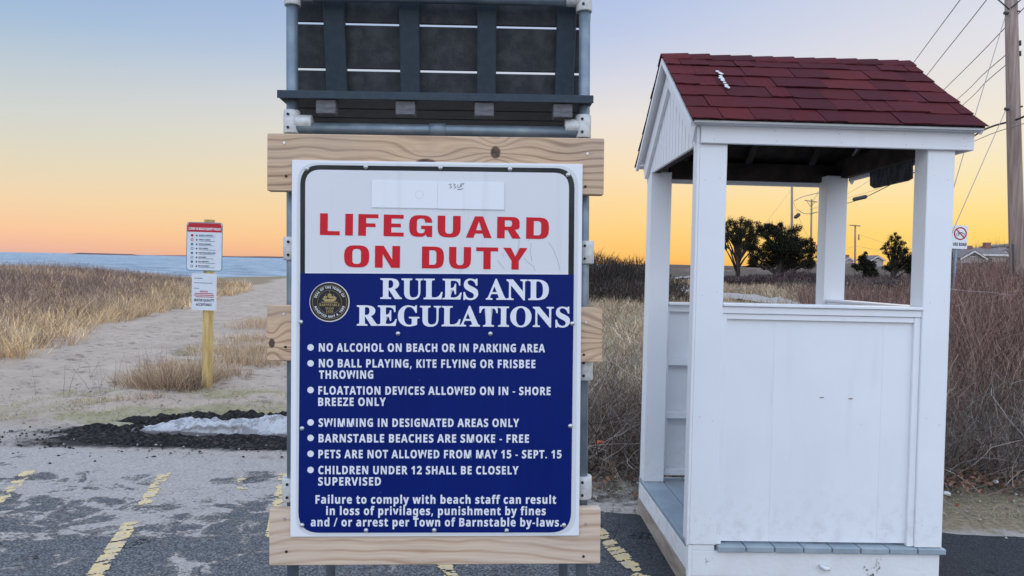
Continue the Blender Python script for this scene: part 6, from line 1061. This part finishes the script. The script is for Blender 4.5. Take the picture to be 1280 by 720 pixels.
farpole(1013.5, 249, 345, 80, 2.3, 'far wooden pole with a wide top crossarm close to the inner booth post', [((1006, 250.5), (1021, 252.5), 1.2), ((1009, 252), (1013, 258), .7), ((1018, 253), (1014, 258), .7)], lean=1)
farpole(1069, 281, 345, 95, 2.2, 'far wooden pole with a crossarm standing alone in the right booth opening', [((1062, 281.5), (1075.5, 282.5), 1.3), ((1073.5, 293), (1073.5, 300), 1.8)])
wire([(990, 236, 56), (960, 275, 50), (930, 310, 46)], .008, 'thin service wire sloping left from the pole behind the cedar', group=GW)
wire([(991, 250, 56), (1004, 285, 60), (1014, 300, 66)], .010, 'slack loop of wire hanging right of the pole behind the cedar', group=GW)
wire([(1058, 312, 100), (1069, 308, 95), (1100, 313, 70), (1150, 320, 40)], .012, 'lowest far wire crossing the right booth opening above the small cedar', group=GW)
wire([(1074, 293, 95), (1100, 302, 80), (1150, 315, 50)], .012, 'far wire sloping right from the lone pole in the booth opening', group=GW)
# no-cycling sign on a steel post
DS = 14.6; c = at(1197, 296, DS); kS = DS/F
sg = thing('road_sign', (c[0], c[1], 0), (0, R(1.2), 0), label='small white road sign with a red ban circle just right of the booth', cat='road sign'); zc = c[2]
e = rnd([(-.152, zc-.235, .02), (.152, zc-.235, .02), (.152, zc+.225, .02), (-.152, zc+.225, .02)], 4)
face = prism('sign_plate', SIGNB, sg, e, 1, -.003, .003); pipe('post', GALV, sg, [(-.05, .03, -.2), (-.045, .03, zc+.22)], .026, 10)
pipe('back_post', IRON, sg, [(-.12, .06, -.2), (-.115, .06, zc-.3)], .03, 8)
zc2 = zc+.065
def ringc(r1_, r0_, m, nme, par, y=-.0045): return fill(nme, [disc(0, zc2, r1_, 40), disc(0, zc2, r0_, 40)], m, par, y)
ringc(.128, .103, REDP, 'ban_ring', face)
a = math.radians(-45); ux, uz = math.cos(a)*.11, math.sin(a)*.11; wx_, wz_ = -math.sin(a)*.011, math.cos(a)*.011
fill('bicycle', [disc(-.052, zc2-.018, .034, 20), disc(-.052, zc2-.018, .026, 20), disc(.052, zc2-.018, .034, 20), disc(.052, zc2-.018, .026, 20)], LETK, face, -.0045)
fill('bicycle', [[(-.052, zc2-.022), (-.048, zc2-.014), (.0, zc2+.03), (.035, zc2+.03), (.052, zc2-.014), (.046, zc2-.018), (.03, zc2+.018), (.005, zc2+.018), (-.04, zc2-.022)]], LETK, face, -.0048)
fill('ban_bar', [[(-ux-wx_, zc2-uz-wz_), (ux-wx_, zc2+uz-wz_), (ux+wx_, zc2+uz+wz_), (-ux+wx_, zc2-uz+wz_)]], REDP, face, -.0055)
cs, w = layout('USE ROAD', SANS, sp=.1); fill('lettering', [[(-.128+a_/w*.262, zc-.175+b_*.058) for a_, b_ in c_] for c_ in cs], LETK, face, -.0045, .002)
# far houses
ROOFG = material('grey_far_roof', lambda n: n.mix(n.noise(n.coord('Object'), 2, 3).step(.3, .7), (.15, .125, .125), (.21, .18, .17)), rough=.9)
WALLG = material('pale_far_wall', lambda n: (.40, .35, .33), rough=.9); GLASSD = material('dark_window_glass', lambda n: (.06, .06, .075), rough=.2); TRIM = material('far_trim', lambda n: (.66, .62, .60), rough=.8); BRICKC = material('chimney_brick', lambda n: (.24, .12, .10), rough=.9)
def house(px, pw, ybase, yeave, ytop, D, label, gable_front=True, chim=True, dormers=0, depth=7, wall=WALLG):
    b = at(px, ybase, D); k = D/F; w_ = pw*k/2; he = (ybase-yeave)*k; ht = (ybase-ytop)*k
    h_ = thing('house', (b[0], b[1], b[2]), label=label, cat='house')
    box('wall', wall, h_, -w_, w_, 0, depth, -2, he, bev=0)
    if gable_front:
        prism('gable', wall, h_, [(-w_, he), (w_, he), (0, ht-.15)], 1, .02, depth)
        for s in (-1, 1): prism('roof', ROOFG, h_, [(0, ht), (s*(w_+.4), he-.2), (s*(w_+.4), he-.02), (0, ht+.2)], 1, -.5, depth+.5)
        for s in (-1, 1): prism('rake_board', TRIM, h_, [(0, ht+.02), (s*(w_+.42), he-.2), (s*(w_+.42), he-.42), (0, ht-.22)], 1, -.56, -.505)
        wz = (he+.15, ht-(ht-he)*.4)
        box('window', TRIM, h_, -.55, .55, -.06, .0, wz[0], wz[1], bev=0); box('window_pane', GLASSD, h_, -.42, .42, -.09, -.062, wz[0]+.12, wz[1]-.12, bev=0)
    else:
        r = prism('roof', ROOFG, h_, [(-.5, he-.1), (depth/2, ht), (depth+.5, he-.1), (depth+.5, he-.3), (-.5, he-.3)], 0, -w_-.4, w_+.4)
        box('eave_trim', TRIM, h_, -w_-.4, w_+.4, -.6, -.505, he-.4, he-.1, bev=0)
    for i in range(max(2, int(w_*2/2.6))):
        x = -w_+.9+i*2.6
        if x < w_-.8: box('window', TRIM, h_, x-.5, x+.5, -.06, -.005, he-2.1, he-.7, bev=0); box('window_pane', GLASSD, h_, x-.4, x+.4, -.09, -.062, he-2.0, he-.8, bev=0)
    for i in range(dormers):
        x = -w_+(i+.5)*2*w_/dormers
        box('dormer', wall, h_, x-.8, x+.8, .4, 3, he, he+(ht-he)*.75, bev=0); prism('dormer_roof', ROOFG, h_, [(x-1.1, he+(ht-he)*.7), (x+1.1, he+(ht-he)*.7), (x, ht*1.02)], 1, .2, 3.2)
    if chim: box('chimney', BRICKC, h_, w_*.45, w_*.45+.9, depth*.4, depth*.4+.9, he, ht+.9, bev=0)
    return h_
house(1215, 28, 334, 322, 313.5, 118, 'grey roofed house with a pale trimmed gable just right of the ban sign')
house(1234, 46, 333, 317, 309, 126, 'long grey roofed house with a brick chimney behind the gabled house', gable_front=False)
house(1262, 30, 332, 314, 306, 134, 'house with dormers just behind the tall utility pole', gable_front=False, dormers=2, chim=False)
house(1290, 26, 332, 313, 305, 130, 'house at the right edge of the photo beyond the utility pole', chim=True)
house(1096, 16, 333, 325, 320, 190, 'tiny pale house between the small cedar and the spiky cedar', chim=False)
house(1041, 14, 333, 327, 322, 210, 'tiny far house hidden low beside the inner booth post', chim=False)
house(1060, 12, 333, 326, 322, 220, 'tiny far house just right of the inner booth post', chim=True)
# bare winter trees behind the houses
def bare(px, ybase, D, hp, spread, label):
    b = at(px, ybase, D); k = D/F; t = thing('bare_tree', tuple(b), label=label, cat='tree', group='bare winter trees behind the houses'); bm = bmesh.new(); tube(bm, [(0, 0, -1), (0, 0, hp*k*.5)], [.16, .1], 6); put('trunk', mesh('trunk', bm), BARK, t)
    n = 260; a = rng.normal(0, .6, (n, 3)); a[:, 2] = 1; P = np.zeros((n, 3)); P[:, 2] = rng.random(n)*hp*k*.45
    v, q, tt_, _ = ribbons(P, a, hp*k*(.35+.35*rng.random(n)), np.full(n, .05), 5, .22, 0, pick([(.20, .12, .09), (.26, .16, .11)], n)); npmesh('crown', v, q, tt_, VEG, parent=t)
for i, (px, hp) in enumerate(((1198, 22), (1222, 30), (1241, 34), (1256, 32), (1278, 30))): bare(px, 330, 150, hp, 10, ('thin bare tree above the ban sign side of the gabled house', 'bare tree rising behind the long grey roof', 'tallest bare tree above the chimney of the long roofed house', 'bare tree right behind the tall utility pole', 'bare tree at the right edge of the photo behind the houses')[i])
# wire fence rail in the brush at right
wire([(1182, 361, 12), (1210, 364, 12), (1240, 366, 12), (1262, 369, 12)], .012, 'low pale rail running through the brush behind the ban sign', cat='rail', name='fence_rail')
